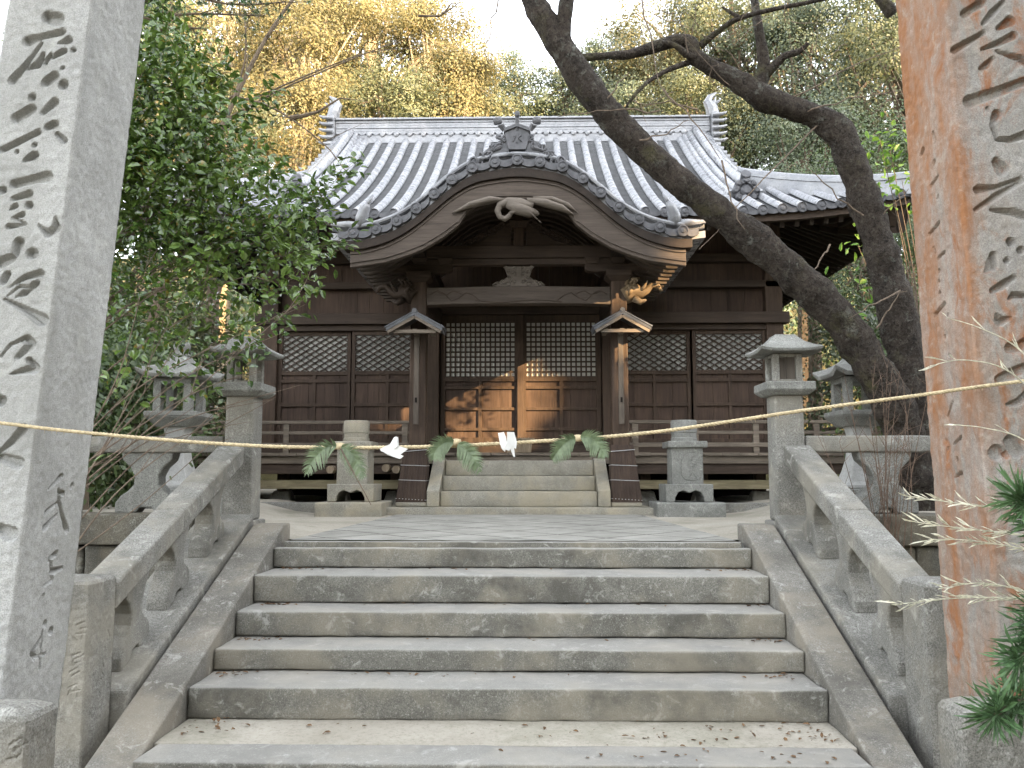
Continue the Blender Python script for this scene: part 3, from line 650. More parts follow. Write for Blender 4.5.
# underfloor: stones, posts, sills, near-black sheet standing in for the deep shade behind
mb = MB(); mb.box(-3.8, 3.8, 13.6, 13.66, .1, .8); part(mb, 'underfloor_shade', M['dark'])
for sgn in (-1, 1):
    for k, xk in enumerate((1.75, 2.55, 3.35, 4.25)):
        mb = MB(); x = sgn*xk; mb.frustum((x, 11.75, .1), (.17, .17), (x, 11.75, .33), (.11, .11)); part(mb, 'foundation_stone', M['granite'], bevel=.025)
        mb = MB(); mb.box(x-.07, x+.07, 11.68, 11.82, .33, .70); part(mb, 'floor_post', M['wood_v'], bevel=.006)
    a, b = sorted((sgn*1.3, sgn*4.85))
    mb = MB(); mb.box(a, b, 11.42, 11.52, .356, .478); part(mb, 'lower_rail', M['wood_yellow_h'], bevel=.006)
    mb = MB(); mb.box(a, b, 11.34, 11.46, .56, .70); part(mb, 'floor_beam', M['wood_h'], bevel=.006)
    mb = MB(); mb.box(sgn*3.68-.075, sgn*3.68+.075, 11.33, 11.48, .1, .60); part(mb, 'floor_post', M['wood_pale'], bevel=.006)
    for k, dx in enumerate((1.52, 1.66, 1.80, 2.55)):
        mb = MB(); x = sgn*dx; mb.lathe([(.052,-.5),(.055,0),(.036,.0),(.033,.06)][:3], (x, 11.66, .64-.02*(k % 2)), 14, 'y')
        if sgn < 0: part(mb, 'bamboo_end', M['wood_pale'], auto=40)
for sgn in (-1, 1):
    mb = MB(); a, b = sorted((sgn*2.42, sgn*4.6)); mb.rock(a, b, 10.5, 10.75, .0, .20, .12, .015, .005, 40+sgn); part(mb, 'kerb_stone', M['granite'], auto=50)
# veranda floor: boards run out towards the front; edge board
mb = MB()
x = -4.95
while x < 4.95:
    w_ = .24; mb.box(x+.003, min(4.95, x+w_)-.003, 11.26+.02*random.random(), 12.55, .805+.006*random.random(), .845+.006*random.random()); x += w_
for s_ in (-1, 1): a, b = sorted((s_*3.95, s_*4.95)); mb.box(a, b, 12.56, 18.6, .81, .85)
part(mb, 'veranda_floor', M['wood_grey_h'])
mb = MB(); mb.box(-4.95, 4.95, 11.31, 11.40, .70, .803); part(mb, 'floor_edge_beam', M['wood_grey_h'], bevel=.006)
# railings
for sgn in (-1, 1):
    vr = MB(); a, b = sorted((sgn*1.50, sgn*4.90))
    vr.box(a, b, 11.37, 11.45, 1.245, 1.29); vr.box(a, b, 11.38, 11.44, 1.10, 1.145); vr.box(a, b, 11.365, 11.455, .925, .985)
    x0, x1 = sorted((sgn*4.82, sgn*4.90))
    vr.box(x0, x1, 11.46, 18.3, 1.245, 1.29); vr.box(x0, x1, 11.46, 18.3, 1.10, 1.145); vr.box(x0, x1, 11.46, 18.3, .925, .985)
    r = part(vr, 'veranda_railing', M['wood_grey_h'], bevel=.008)
    for k in range(5):
        mb = MB(); x = sgn*(1.58+k*.82); mb.box(x-.04, x+.04, 11.375, 11.445, .845, 1.243); mb.build('baluster', M['wood_grey_h'], r, bevel=.005)
# walls
mb = MB()
for sgn in (-1, 1):
    a, b = sorted((sgn*3.80, sgn*3.88)); mb.box(a, b, 12.75, 18.6, .85, 4.75)
mb.box(-3.8, 3.8, 18.5, 18.6, .85, 4.75)
part(mb, 'side_walls', M['wood_panel'])
def wall_boards(x0, x1, z0, z1, y):
    m_ = MB(); x = x0
    while x < x1-.01:
        w_ = min(random.uniform(.17, .30), x1-x); m_.box(x+.0015, x+w_-.0015, y+random.uniform(0, .006), y+.05, z0, z1); x += w_
    return m_
for sgn in (-1, 1):
    a, b = sorted((sgn*1.26, sgn*3.80)); part(wall_boards(a, b, 3.0, 4.75, 12.66), 'upper_wall', M['wood_panel'])
part(wall_boards(-1.26, 1.26, 3.1, 4.75, 12.66), 'upper_wall', M['wood_panel'])
for x in (-XC, -1.36, 1.36, XC):
    mb = MB(); h = .13 if abs(x) > 3 else .12; mb.box(x-h, x+h, 12.5, 12.75, .86, 4.7); part(mb, 'wall_post', M['wood_v'], bevel=.012)
for sgn in (-1, 1):
    a, b = sorted((sgn*1.485, sgn*3.99))
    mb = MB(); mb.box(a if sgn > 0 else a-.08, b+.08 if sgn > 0 else b, 12.44, 12.64, 2.835, 3.005); mb.box(a, b-.25 if sgn > 0 else b, 12.52, 12.64, 2.745, 2.832) if sgn > 0 else mb.box(a+.25, b, 12.52, 12.64, 2.745, 2.832)
    part(mb, 'lintel_beam', M['wood_h'], bevel=.008)
    mb = MB(); mb.box(a, b, 12.5, 12.64, 3.40, 3.50); mb.box(a, b, 12.5, 12.64, 3.80, 3.93); part(mb, 'wall_rail', M['wood_h'], bevel=.006)
    mb = MB(); mb.box(a, b, 12.48, 12.66, .853, 1.03); part(mb, 'sill', M['wood_h'], bevel=.006)
def lattice(m_, x0, x1, z0, z1, y, kind, step, w_):
    if kind == 'square':
        nx = round((x1-x0)/step); nz2 = round((z1-z0)/step)
        for i in range(nx+1): x = x0+(x1-x0)*i/nx; m_.box(x-w_/2, x+w_/2, y, y+.022, z0, z1)
        for j in range(nz2+1): z = z0+(z1-z0)*j/nz2; m_.box(x0, x1, y+.003, y+.020, z-w_/2, z+w_/2)
    else:
        sl_ = .62                                     # diamond lattice, wider than high
        for s_ in (1, -1):
            c = -3.0
            while c < 3.0:
                pts = []
                for x in (x0, x1):
                    z = c + s_*sl_*(x-(x0+x1)/2) + (z0+z1)/2
                    pts.append((x, z))
                (xa, za), (xb, zb) = pts
                def clip(xa, za, xb, zb):
                    if za > zb: xa, za, xb, zb = xb, zb, xa, za
                    if zb <= z0 or za >= z1: return None
                    if za < z0: t = (z0-za)/(zb-za); xa += t*(xb-xa); za = z0
                    if zb > z1: t = (z1-za)/(zb-za); xb = xa+t*(xb-xa); zb = z1
                    return xa, za, xb, zb
                q = clip(xa, za, xb, zb)
                if q and abs(q[0]-q[2]) > .02: m_.beam((q[0], y+(.0 if s_ > 0 else .013), q[1]), (q[2], y+(.0 if s_ > 0 else .013), q[3]), .012, w_, up=(0,0,1) )
                c += step
for sgn in (-1, 1):
    for k in range(2):
        xa = 1.49+k*1.125; xb = xa+1.10; a, b = sorted((sgn*xa, sgn*xb))
        if k == 1: a, b = sorted((sgn*xa, sgn*3.73))
        y = 12.56+.04*(k == (1 if sgn < 0 else 0))
        mb = MB(); sw = .055
        mb.box(a, a+sw, y, y+.045, 1.03, 2.745); mb.box(b-sw, b, y, y+.045, 1.03, 2.745)
        for z, h in ((2.715, .03), (2.10, .03), (1.98, .025), (1.61, .025), (1.22, .025), (1.06, .03)): mb.box(a+sw, b-sw, y+.003, y+.042, z-h, z+h)
        xm = (a+b)/2
        mb.box(xm-.026, xm+.026, y+.005, y+.040, 1.09, 2.07)
        sp = part(mb, 'lattice_screen', M['wood_v'], bevel=.003)
        m2 = wall_boards(a+sw, b-sw, 1.03, 2.09, y+.03); m2.build('board_panel', M['wood_panel'], sp)
        m2 = MB(); lattice(m2, a+sw, b-sw, 2.13, 2.685, y+.012, 'diamond', .092, .02); m2.build('diamond_lattice', M['wood_h'], sp)
        m2 = MB(); m2.box(a+sw, b-sw, y+.04, y+.048, 2.11, 2.70); m2.build('backing_paper', M['paper_dim'], sp)
# centre doors
for sgn in (-1, 1):
    a, b = sorted((sgn*.012, sgn*1.225)); y = 12.58
    mb = MB(); sw = .07
    mb.box(a, a+sw, y, y+.05, 1.0, 2.99); mb.box(b-sw, b, y, y+.05, 1.0, 2.99)
    mb.box(a+sw, b-sw, y+.003, y+.045, 2.885, 2.99)
    for z, h in ((2.0, .035), (1.87, .022), (1.545, .022), (1.235, .022), (1.06, .05)): mb.box(a+sw, b-sw, y+.003, y+.045, z-h, z+h)
    xm = (a+b)/2; mb.box(xm-.026, xm+.026, y+.005, y+.042, 1.1, 1.97)
    d = part(mb, 'door', M['wood_v'], bevel=.003)
    m2 = wall_boards(a+sw, b-sw, 1.0, 2.0, y+.035); m2.build('board_panel', M['wood_panel'], d)
    m2 = MB(); lattice(m2, a+sw, b-sw, 2.035, 2.885, y+.015, 'square', .0775, .024); m2.build('square_lattice', M['wood_v'], d)
    m2 = MB(); m2.box(a+sw, b-sw, y+.042, y+.05, 2.03, 2.89); m2.build('backing_paper', M['paper'], d)
mb = MB(); mb.box(-1.24, 1.24, 12.50, 12.64, 2.993, 3.10); part(mb, 'door_head', M['wood_h'], bevel=.006)
mb = MB(); mb.box(-1.24, 1.24, 12.46, 12.66, .853, .998); part(mb, 'door_threshold', M['wood_h'], bevel=.006)
mb = MB(); mb.box(-.05, .05, 12.54, 12.575, 1.0, 2.99); part(mb, 'door_meeting_stile', M['wood_v'], bevel=.005)

# ---------------------------------------------------------------- main roof
YE, ZE, YR, RISE, XE, XG = 11.05, 4.10, 15.6, 2.95, 5.35, 3.45
PITCH_T = .264
def upsw(x, t): return .26*max(0, (abs(x)-2.6)/2.75)**2*max(0, 1-t*1.6)
def rz(y, x=0):
    t = (y-YE)/(YR-YE); return ZE + RISE*(.74*t+.26*t*t) + upsw(x, t)
def ymax(x): return YR if abs(x) < XG else YE+(XE-abs(x))
rt = MB()
def disc(mb, c, r, axis='y', s_=-1):
    mb.lathe([(r, .03), (r, s_*.012), (r*.82, s_*.014), (r*.78, s_*.004), (r*.45, s_*.006), (r*.36, s_*.016), (r*.05, s_*.02)], c, 16, 'y')
def round_row(mb, path, r, seg=.27, up_of=None):
    # path: function s->(point, up) ; half-round tiles overlapping
    L = path['L']; n = 7; s_ = 0.0; rings = []
    while s_ < L:
        e = min(L, s_+seg); rings.append((s_, r*1.0)); rings.append((e-.004, r*.965)); s_ = e
    V = []
    for s_, rr in rings:
        p, up, sd = path['f'](s_)
        for k in range(n):
            a = math.pi*k/(n-1); V.append(p + sd*(math.cos(a)*rr) + up*(math.sin(a)*rr))
    mb.add(V, [(i*n+k, i*n+k+1, (i+1)*n+k+1, (i+1)*n+k) for i in range(len(rings)-1) for k in range(n-1)])
def front_path(x, y0, y1, fz, off=.0, sgn=1):
    ys = np.linspace(y0, y1, 40); pts = [Vector((x, y, fz(y, x)+off)) for y in ys]
    ds = [0]
    for i in range(39): ds.append(ds[-1]+(pts[i+1]-pts[i]).length)
    def f(s_):
        i = min(38, max(0, int(np.searchsorted(ds, s_)-1))); t = (s_-ds[i])/max(1e-6, ds[i+1]-ds[i]); p = pts[i].lerp(pts[i+1], t)
        tg = (pts[i+1]-pts[i]).normalized(); sd = Vector((1,0,0)); return p, sd.cross(tg), sd
    return {'L': ds[-1], 'f': f}
nrow = int(XE/PITCH_T)
xr_ = [(k+.5)*PITCH_T for k in range(-nrow-1, nrow+1) if abs((k+.5)*PITCH_T) < XE-.12]
discs = MB()
for x in xr_:
    y1 = ymax(x); pth = front_path(x, YE-.07, y1, rz, .035); round_row(rt, pth, .066)
    disc(discs, (x, YE-.075, rz(YE-.07, x)+.028), .072)
for x in [a-PITCH_T/2 for a in xr_]+[xr_[-1]+PITCH_T/2]:
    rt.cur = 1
    y1 = min(ymax(x), YR); w_ = PITCH_T*.5; y = YE-.05; step = .088
    while y < y1-.02:
        e = min(y1, y+step); za, zb = rz(y, x), rz(e, x)
        V = []
        for (yy, zz) in ((y-.016, za-.006), (y-.016, za+.03), (e, zb+.004)):
            for q, sag in ((-w_, .02), (-w_*.5, -.006), (0, -.014), (w_*.5, -.006), (w_, .02)): V.append((x+q, yy, zz+sag))
        rt.add(V, [(i, i+1, 5+i+1, 5+i) for i in range(4)] + [(5+i, 5+i+1, 10+i+1, 10+i) for i in range(4)])
        y = e
    # hanging eave plate
    V = []
    for q, sag in ((-w_*.7, .012), (-w_*.35, -.008), (0, -.014), (w_*.35, -.008), (w_*.7, .012)):
        V.append((x+q, YE-.075, rz(YE, x)+.012+sag)); V.append((x+q, YE-.075, rz(YE, x)-.052+sag))
    discs.add(V, [(2*i, 2*i+1, 2*i+3, 2*i+2) for i in range(4)])
rt.cur = 0
# sides and back as courses (side slopes seen only from beside)
for sgn in (-1, 1):
    for yk in np.arange(YE+.13, 20.1, PITCH_T):
        d1 = min(yk-YE, 20.15-yk, XE-XG+.05)
        if d1 < .1: continue
        pts = [Vector((sgn*(XE+.05-d), yk, ZE+.035+RISE*(.74*d/4.55+.26*(d/4.55)**2)+.20*max(0, (abs(yk-15.6)-2.6)/2.0)**2*max(0, 1-d/2.5))) for d in np.linspace(0, d1+.03, 8)]
        rt.tube(pts, .066, 8)
    g = [Vector((sgn*(XE+.03-d), y, ZE+RISE*(.74*d/4.55+.26*(d/4.55)**2)+.20*max(0, (abs(y-15.6)-2.6)/2.0)**2*max(0, 1-d/2.5))) for d in np.linspace(0, XE-XG+.06, 6) for y in np.linspace(YE, 20.15, 20)]
    gg = []
    for i in range(6):
        d = (XE-XG+.06)*i/5
        for j in range(20):
            p = g[i*20+j]; y = min(max(p.y, YE+d), 20.15-d); gg.append((p.x, y, p.z))
    rt.add(gg, [(i*20+j, (i+1)*20+j, (i+1)*20+j+1, i*20+j+1) for i in range(5) for j in range(19)])
bk = [(x, 31.2-y, rz(y, x)) for y in np.linspace(YE, YR, 9) for x in np.linspace(-3.45, 3.45, 5)]
rt.add(bk, [(j*5+i, (j+1)*5+i, (j+1)*5+i+1, j*5+i+1) for j in range(8) for i in range(4)])
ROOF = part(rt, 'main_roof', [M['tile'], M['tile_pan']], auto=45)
discs.build('eave_tile_ends', M['tile_dark'], ROOF, auto=40)
# gable triangles
mb = MB()
for sgn in (-1, 1):
    pl = [(13.0, rz(13.0)-.05), (YR, rz(YR)-.05), (18.2, rz(13.0)-.05)]; a, b = sorted((sgn*3.36, sgn*3.42)); mb.prism(pl, 'x', a, b)
mb.build('gable', M['wood_panel'], ROOF)
# main ridge
zr = rz(YR)
mb = MB(); RX = 3.62
mb.box(-RX, RX, YR-.19, YR+.19, zr-.12, zr+.03)
for k in range(5): mb.box(-RX, RX, YR-.175+.012*(k % 2), YR+.175-.012*(k % 2), zr+.075+k*.055, zr+.121+k*.055)
mb.box(-RX, RX, YR-.145, YR+.145, zr+.03, zr+.345)
mb.box(-RX, RX, YR-.22, YR+.22, zr+.345, zr+.372)
for k in range(int(2*RX/.3)): x = -RX+.3*k; mb.tube([(x, YR, zr+.385), (x+.15, YR, zr+.387), (x+.285, YR, zr+.385)], [.085, .082, .08], 12)
rid = mb.build('main_ridge', M['tile'], ROOF, auto=40)
mb = MB()
for x in np.arange(-RX+.13, RX, PITCH_T):
    mb.lathe([(.05, .03), (.05, -.015), (.035, -.022), (.01, -.024)], (x, YR-.2, zr+.05), 12, 'y')
    V = []
    for i in range(9):
        q = -.5+i/8; V.append((x+PITCH_T/2+q*.16, YR-.205, zr+.085-.05*(1-4*q*q))); V.append((x+PITCH_T/2+q*.16, YR-.205, zr+.115-.05*(1-4*q*q)))
    mb.add(V, [(2*i, 2*i+2, 2*i+3, 2*i+1) for i in range(8)])
mb.build('ridge_scallops', M['tile'], ROOF, auto=40)
for sgn in (-1, 1):
    x = sgn*3.70
    mb = MB()                                      # ridge-end ornament: stacked lips and curled finial
    mb.box(x-.07, x+.07, YR-.30, YR+.30, zr-.25, zr+.42)
    for k in range(5): mb.tube([(x-.06*sgn, YR-.34, zr-.2+k*.13), (x+.12*sgn, YR-.36, zr-.19+k*.13), (x+.20*sgn, YR-.34, zr-.15+k*.13)], [.036, .036, .02], 8)
    mb.tube([(x, YR-.1, zr+.42), (x-.03*sgn, YR-.12, zr+.56), (x-.10*sgn, YR-.12, zr+.68), (x-.05*sgn, YR-.12, zr+.78), (x+.07*sgn, YR-.12, zr+.86)], [.13, .12, .09, .06, .02], 8)
    for a_ in (-.5, .3, 1.0): mb.tube([(x, YR-.12, zr+.6), (x+math.sin(a_)*.18*sgn, YR-.14, zr+.66+math.cos(a_)*.12)], [.06, .01], 6)
    mb.build('ridge_end_ornament', M['tile'], ROOF, auto=45)
    # descending ridge
    ys = np.linspace(YR-.1, 11.95, 26); mb = MB()
    xx = sgn*3.32
    for off, rr, hh in ((-.20, .06, .10), (-.09, .065, .16), (.03, .085, .25), (.15, .065, .16), (.26, .06, .10)):
        mb.tube([(xx+sgn*off, y, rz(y, 0)+hh) for y in ys], rr, 8)
    V = []
    for y in ys:
        z = rz(y, 0); V += [(xx-.24, y, z), (xx-.24, y, z+.1), (xx-.06, y, z+.2), (xx+.06, y, z+.2), (xx+.30*1, y, z+.1), (xx+.30, y, z)]
    mb.add(V, [(i*6+k, i*6+k+1, (i+1)*6+k+1, (i+1)*6+k) for i in range(25) for k in range(5)])
    # barge tiles stepping down the gable edge outside
    for i, y in enumerate(np.linspace(YR-.3, 12.6, 13)):
        mb.tube([(sgn*3.45, y, rz(y)+.07), (sgn*3.72, y-.02, rz(y)+.05)], .062, 8)
    mb.build('descending_ridge', M['tile'], ROOF, auto=45)
    mb = MB(); yy = 11.90; zz = rz(yy)+.16             # dark demon tile at its foot
    mb.lathe([(.17, .06), (.19, 0), (.17, -.05), (.11, -.06), (.10, -.03), (.05, -.08), (.01, -.08)], (xx, yy, zz), 14, 'y')
    for k in range(8):
        a_ = 2*math.pi*k/8; mb.lathe([(.055, .03), (.055, -.03), (.03, -.06), (.005, -.06)], (xx+.15*math.cos(a_), yy-.02, zz+.15*math.sin(a_)), 8, 'y')
    mb.tube([(xx, yy+.1, zz+.16), (xx, yy-.06, zz+.25)], [.07, .075], 10)
    mb.build('ridge_foot_ornament', M['tile_dark'], ROOF, auto=45)
    # hip ridge to the corner
    mb = MB(); a_ = Vector((sgn*3.5, 12.92, 0)); b_ = Vector((sgn*(XE+.03), YE-.02, 0)); pts = []
    for t in np.linspace(0, 1, 14):
        p = a_.lerp(b_, t); p.z = rz(p.y, p.x); pts.append(p)
    sd = Vector((sgn*1, 1, 0)).normalized()
    for w_, h0, h1 in ((.15, -.05, .10), (.12, .104, .17), (.14, .174, .20)):
        V = []
        for p in pts: V += [p-sd*w_+Vector((0,0,h0)), p-sd*w_+Vector((0,0,h1)), p+sd*w_+Vector((0,0,h1)), p+sd*w_+Vector((0,0,h0))]
        mb.add(V, [(i*4+k, i*4+(k+1) % 4, (i+1)*4+(k+1) % 4, (i+1)*4+k) for i in range(13) for k in range(4)] + [(0,1,2,3), tuple(13*4+k for k in (3,2,1,0))])
    mb.tube([p+Vector((0,0,.23)) for p in pts], .075, 10)
    mb.build('hip_ridge', M['tile'], ROOF, auto=45)
# eaves: fascia, soffit and rafters
def yin(x): return min(12.72, YE+max(.12, XE-.08-abs(x)))
def xin(y): return max(3.8, XE-max(.12, min(y-YE, 20.15-y)-.08))
def zin(y): return ZE+RISE*(.74*((XE-xin(y))/4.55)+.26*((XE-xin(y))/4.55)**2)
mb = MB()
V = []
xs = np.linspace(-XE+.05, XE-.05, 41)
for x in xs:
    z = rz(YE, x)
    V += [(x, YE-.02, z-.055), (x, YE-.02, z-.15), (x, YE+.06, z-.15), (x, yin(x), rz(yin(x), 0)-.30+upsw(x, 0)*.3), (x, yin(x), rz(yin(x), 0)-.2+upsw(x,0)*.3), (x, YE+.06, z-.055)]
mb.add(V, [(i*6+k, (i+1)*6+k, (i+1)*6+(k+1) % 6, i*6+(k+1) % 6) for i in range(40) for k in range(6)])
for sgn in (-1, 1):
    V = []
    for y in np.linspace(YE+.05, 20.1, 30):
        z = ZE+.20*max(0, (abs(y-15.6)-2.6)/2.0)**2
        V += [(sgn*(XE-.02), y, z-.055), (sgn*(XE-.02), y, z-.15), (sgn*xin(y), y, zin(y)-.34), (sgn*xin(y), y, zin(y)-.25)]
    mb.add(V, [(i*4+k, (i+1)*4+k, (i+1)*4+(k+1) % 4, i*4+(k+1) % 4) for i in range(29) for k in range(4)])
mb.build('eave_boards', M['wood_h'], ROOF)
mb = MB()
for x in np.arange(-5.2, 5.21, .20):
    z = rz(YE, x); mb.beam((x, YE+.08, z-.185), (x, yin(x), rz(yin(x), 0)-.36+upsw(x, 0)*.3), .06, .075)
for sgn in (-1, 1):
    for y in np.arange(YE+.2, 19.9, .20):
        z = ZE+.20*max(0, (abs(y-15.6)-2.6)/2.0)**2; mb.beam((sgn*(XE-.12), y, z-.185), (sgn*xin(y), y, zin(y)-.40), .06, .075)
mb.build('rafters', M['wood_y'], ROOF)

# ---------------------------------------------------------------- porch with curved gable
YF = 9.30
half = [(0,160),(22.7,161.9),(45.5,166.8),(66,178.5),(83.5,192.5),(101.5,207),(121,219),(142,227),(165,231),(189,228.5)]
hp = [at(518.5+dx, y, YF) for dx, y in half]; c0 = hp[0].x
hx = np.array([p.x-c0 for p in hp]); hz_ = np.array([p.z for p in hp])
xs_f = np.linspace(0, hx[-1], 61)
def csmooth(xq, xk, yk):
    # Catmull-Rom through the knots
    out_ = []
    m_ = np.gradient(yk, xk); m_[0] = 0
    for x in xq:
        i = min(len(xk)-2, max(0, int(np.searchsorted(xk, x)-1))); h = xk[i+1]-xk[i]; t = (x-xk[i])/h
        out_.append((2*t**3-3*t**2+1)*yk[i]+(t**3-2*t**2+t)*h*m_[i]+(-2*t**3+3*t**2)*yk[i+1]+(t**3-t**2)*h*m_[i+1])
    return np.array(out_)
def prof(x): return float(csmooth([min(abs(x), hx[-1])], hx, hz_)[0])
XT = hx[-1]
full = np.linspace(-XT, XT, 121)
# shell
mb = MB(); V = []
for y in (YF+.05, 12.3):
    V += [(x, y, prof(x)-.01) for x in full] + [(x, y, prof(x)-.09) for x in full]
n = 121
mb.add(V, [(i, i+1, 2*n+i+1, 2*n+i) for i in range(n-1)] + [(n+i, 3*n+i, 3*n+i+1, n+i+1) for i in range(n-1)] + [(i, n+i, n+i+1, i+1) for i in range(n-1)] + [(0, 2*n, 3*n, n), (n-1, 2*n-1, 4*n-1, 3*n-1)])
dx_ = [0,22.7,45.5,66,83.5,101.5,121,142,165]
PR = part(mb, 'porch_roof', M['tile'], auto=40)
rows = MB(); dd = MB()
dX = [at(518.5+d, 200, YF).x-c0 for d in dx_]
for x in sorted(set([-q for q in dX[1:]]+dX)):
    z = prof(x); rows.tube([(x, YF+.02, z+.01), (x, 12.2, z+.01)], .058, 10); disc(dd, (x, YF-.01, z), .066)
edge = [(x, YF+.05, prof(x)+.095) for x in full]
rows.tube(edge, .028, 8); rows.tube([(x, YF+.13, prof(x)+.075) for x in full], .045, 8)
# pan tile fronts between the discs
xk = sorted(set([-q for q in dX[1:]]+dX)); xk = [-XT+.03]+xk+[XT-.03]
for i in range(len(xk)-1):
    a, b = xk[i]+.055, xk[i+1]-.055
    tp, bt_ = [], []
    for q in np.linspace(0, 1, 7):
        x = a+(b-a)*q; s_ = .02*(1-(2*q-1)**2); tp.append((x, prof(x)+.03-s_)); bt_.append((x, prof(x)-.05-s_))
    dd.strip(tp, bt_, YF+.0, YF+.03)
rows.build('roof_tile_rows', M['tile'], PR, auto=45); dd.build('edge_tile_ends', M['tile_dark'], PR, auto=40)
# curved bargeboards
hb = [(0,197),(22,197),(40,202),(51,210),(58.8,222.5),(75,235),(95.5,246.7),(115,254),(134,259.7),(170,264.5)]
bp = [at(518.5+d, y, YF) for d, y in hb]; bx = np.array([p.x-c0 for p in bp]); bz = np.array([p.z for p in bp])
def bot(x): return float(np.interp(abs(x), bx, bz))
def both(f): return f
xb_ = np.linspace(-bx[-1], bx[-1], 161)
def topc(x): return prof(x)-.085
mb = MB(); mb.strip([(x, topc(x)-.10) for x in xb_], [(x, bot(x)) for x in xb_], YF+.06, YF+.15)
BB = mb.build('bargeboard', M['wood_barge'], PR, bevel=.008)
mb = MB(); xo = np.linspace(-bx[-1]-.07, bx[-1]+.07, 161)
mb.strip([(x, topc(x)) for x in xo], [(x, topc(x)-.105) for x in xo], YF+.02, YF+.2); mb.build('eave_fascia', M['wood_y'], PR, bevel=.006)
mb = MB(); sl2 = [x for x in xb_]
mb.strip([(x, bot(x)+.05+.02*(abs(x) > .7)) for x in xb_], [(x, bot(x)+.03+.02*(abs(x) > .7)) for x in xb_], YF+.045, YF+.0595)
mb.strip([(x, topc(x)-.135) for x in xb_], [(x, topc(x)-.15) for x in xb_], YF+.045, YF+.0595)
mb.build('bargeboard_moulding', M['wood_barge'], PR)
# curved ribs under the porch roof
mb = MB()
for y in np.arange(YF+.32, 12.0, .205):
    xq = np.linspace(-1.96, 1.96, 81); mb.strip([(x, prof(x)-.095) for x in xq], [(x, prof(x)-.185-.07*smooth((abs(x)-1.2)/.5)) for x in xq], y, y+.085)
mb.build('curved_ribs', M['wood_pale'] if False else M['wood_barge'], PR)
# crest ornament over the apex
mb = MB(); zc = prof(0)+.14; yo = YF+.02
mb.prism([(c0*0-.15, zc), (.15, zc), (.185, zc+.10), (.22, zc+.27), (.0, zc+.35), (-.22, zc+.27), (-.185, zc+.10)], 'y', yo, yo+.10)
mb.prism([(-.235, zc+.26), (0, zc+.345), (.235, zc+.26), (.235, zc+.31), (0, zc+.395), (-.235, zc+.31)], 'y', yo-.03, yo+.12)
for x_, h_, l_ in ((-.225, .44, -.09), (0, .54, 0), (.225, .44, .09)):
    mb.tube([(x_, yo+.03, zc+.30), (x_+l_*.5, yo+.0, zc+h_-.06)], [.042, .035], 8); mb.lathe([(.045, .04), (.05, -.03), (.03, -.045), (.005, -.045)], (x_+l_, yo, zc+h_-.01), 10, 'y')
# carved character on the crest plate
for p0, p1 in (((0,.255),(0,.10)), ((-.075,.20),(-.03,.205)), ((-.03,.205),(-.085,.115)), ((.075,.215),(.025,.185)), ((.02,.185),(.085,.115)), ((0,.105),(-.03,.12))):
    mb.beam((p0[0], yo-.006, zc+p0[1]), (p1[0], yo-.006, zc+p1[1]), .014, .020, up=(0,1,0))
for sgn in (-1, 1):
    random.seed(3)
    for k in range(9):                                     # cloud scrolls
        t = k/8; x0 = sgn*(.22+.33*t); z0 = zc+.16*(1-t)-.085*t*1.6+.04*math.sin(k*2.1)
        pts = [(x0+sgn*.055*math.cos(a_*sgn+k)*(1-a_/9), yo+.02, z0+.055*math.sin(a_+k)*(1-a_/9)) for a_ in np.linspace(0, 5.5, 12)]
        mb.tube(pts, np.linspace(.026, .012, 12), 6)
    mb.lathe([(.07, .04), (.075, -.02), (.045, -.04), (.03, -.02), (.005, -.03)], (sgn*.66, yo+.02, prof(.66)+.17), 12, 'y')
    V = [(sgn*.16, zc-.02), (sgn*.62, prof(.62)+.12), (sgn*.60, prof(.6)+.2), (sgn*.35, zc+.10), (sgn*.18, zc+.2)]
    mb.prism(V, 'y', yo+.03, yo+.08)
CS = .80; crest_z = prof(0)+.10
mb.v = [(p[0]*(.66 if abs(p[0]) < .3 else .78), YF+.02+(p[1]-YF-.02)*CS, crest_z+(p[2]-crest_z)*CS+(prof(p[0]*CS)-prof(0)+.03)*min(1, abs(p[0])/.3)*.55) for p in mb.v]
mb.build('crest_ornament', M['tile_dark'], PR, auto=40)
mb = MB(); mb.tube([(0, YF+.1, prof(0)+.18), (0, 12.0, prof(0)+.18)], .09, 10); mb.box(-.11, .11, YF+.12, 12.0, prof(0)+.03, prof(0)+.15); mb.build('porch_ridge', M['tile'], PR, auto=40)
for sgn in (-1, 1):                                      # little beast tiles at the lower tips
    x = sgn*1.83; z = prof(1.83)+.10; mb = MB()
    mb.tube([(x, YF+.1, z), (x-sgn*.02, YF+.06, z+.10), (x-sgn*.06, YF+.03, z+.20), (x-sgn*.10, YF, z+.24)], [.08, .075, .06, .03], 8)
    mb.tube([(x-sgn*.06, YF+.03, z+.20), (x-sgn*.12, YF+.02, z+.30), (x-sgn*.15, YF+.03, z+.36)], [.035, .025, .008], 6)
    mb.tube([(x+sgn*.02, YF+.1, z), (x+sgn*.14, YF+.05, z+.01), (x+sgn*.3, YF+.05, z+.02)], [.06, .045, .02], 8)
    mb.build('beast_tile', M['tile'], PR, smooth=True)
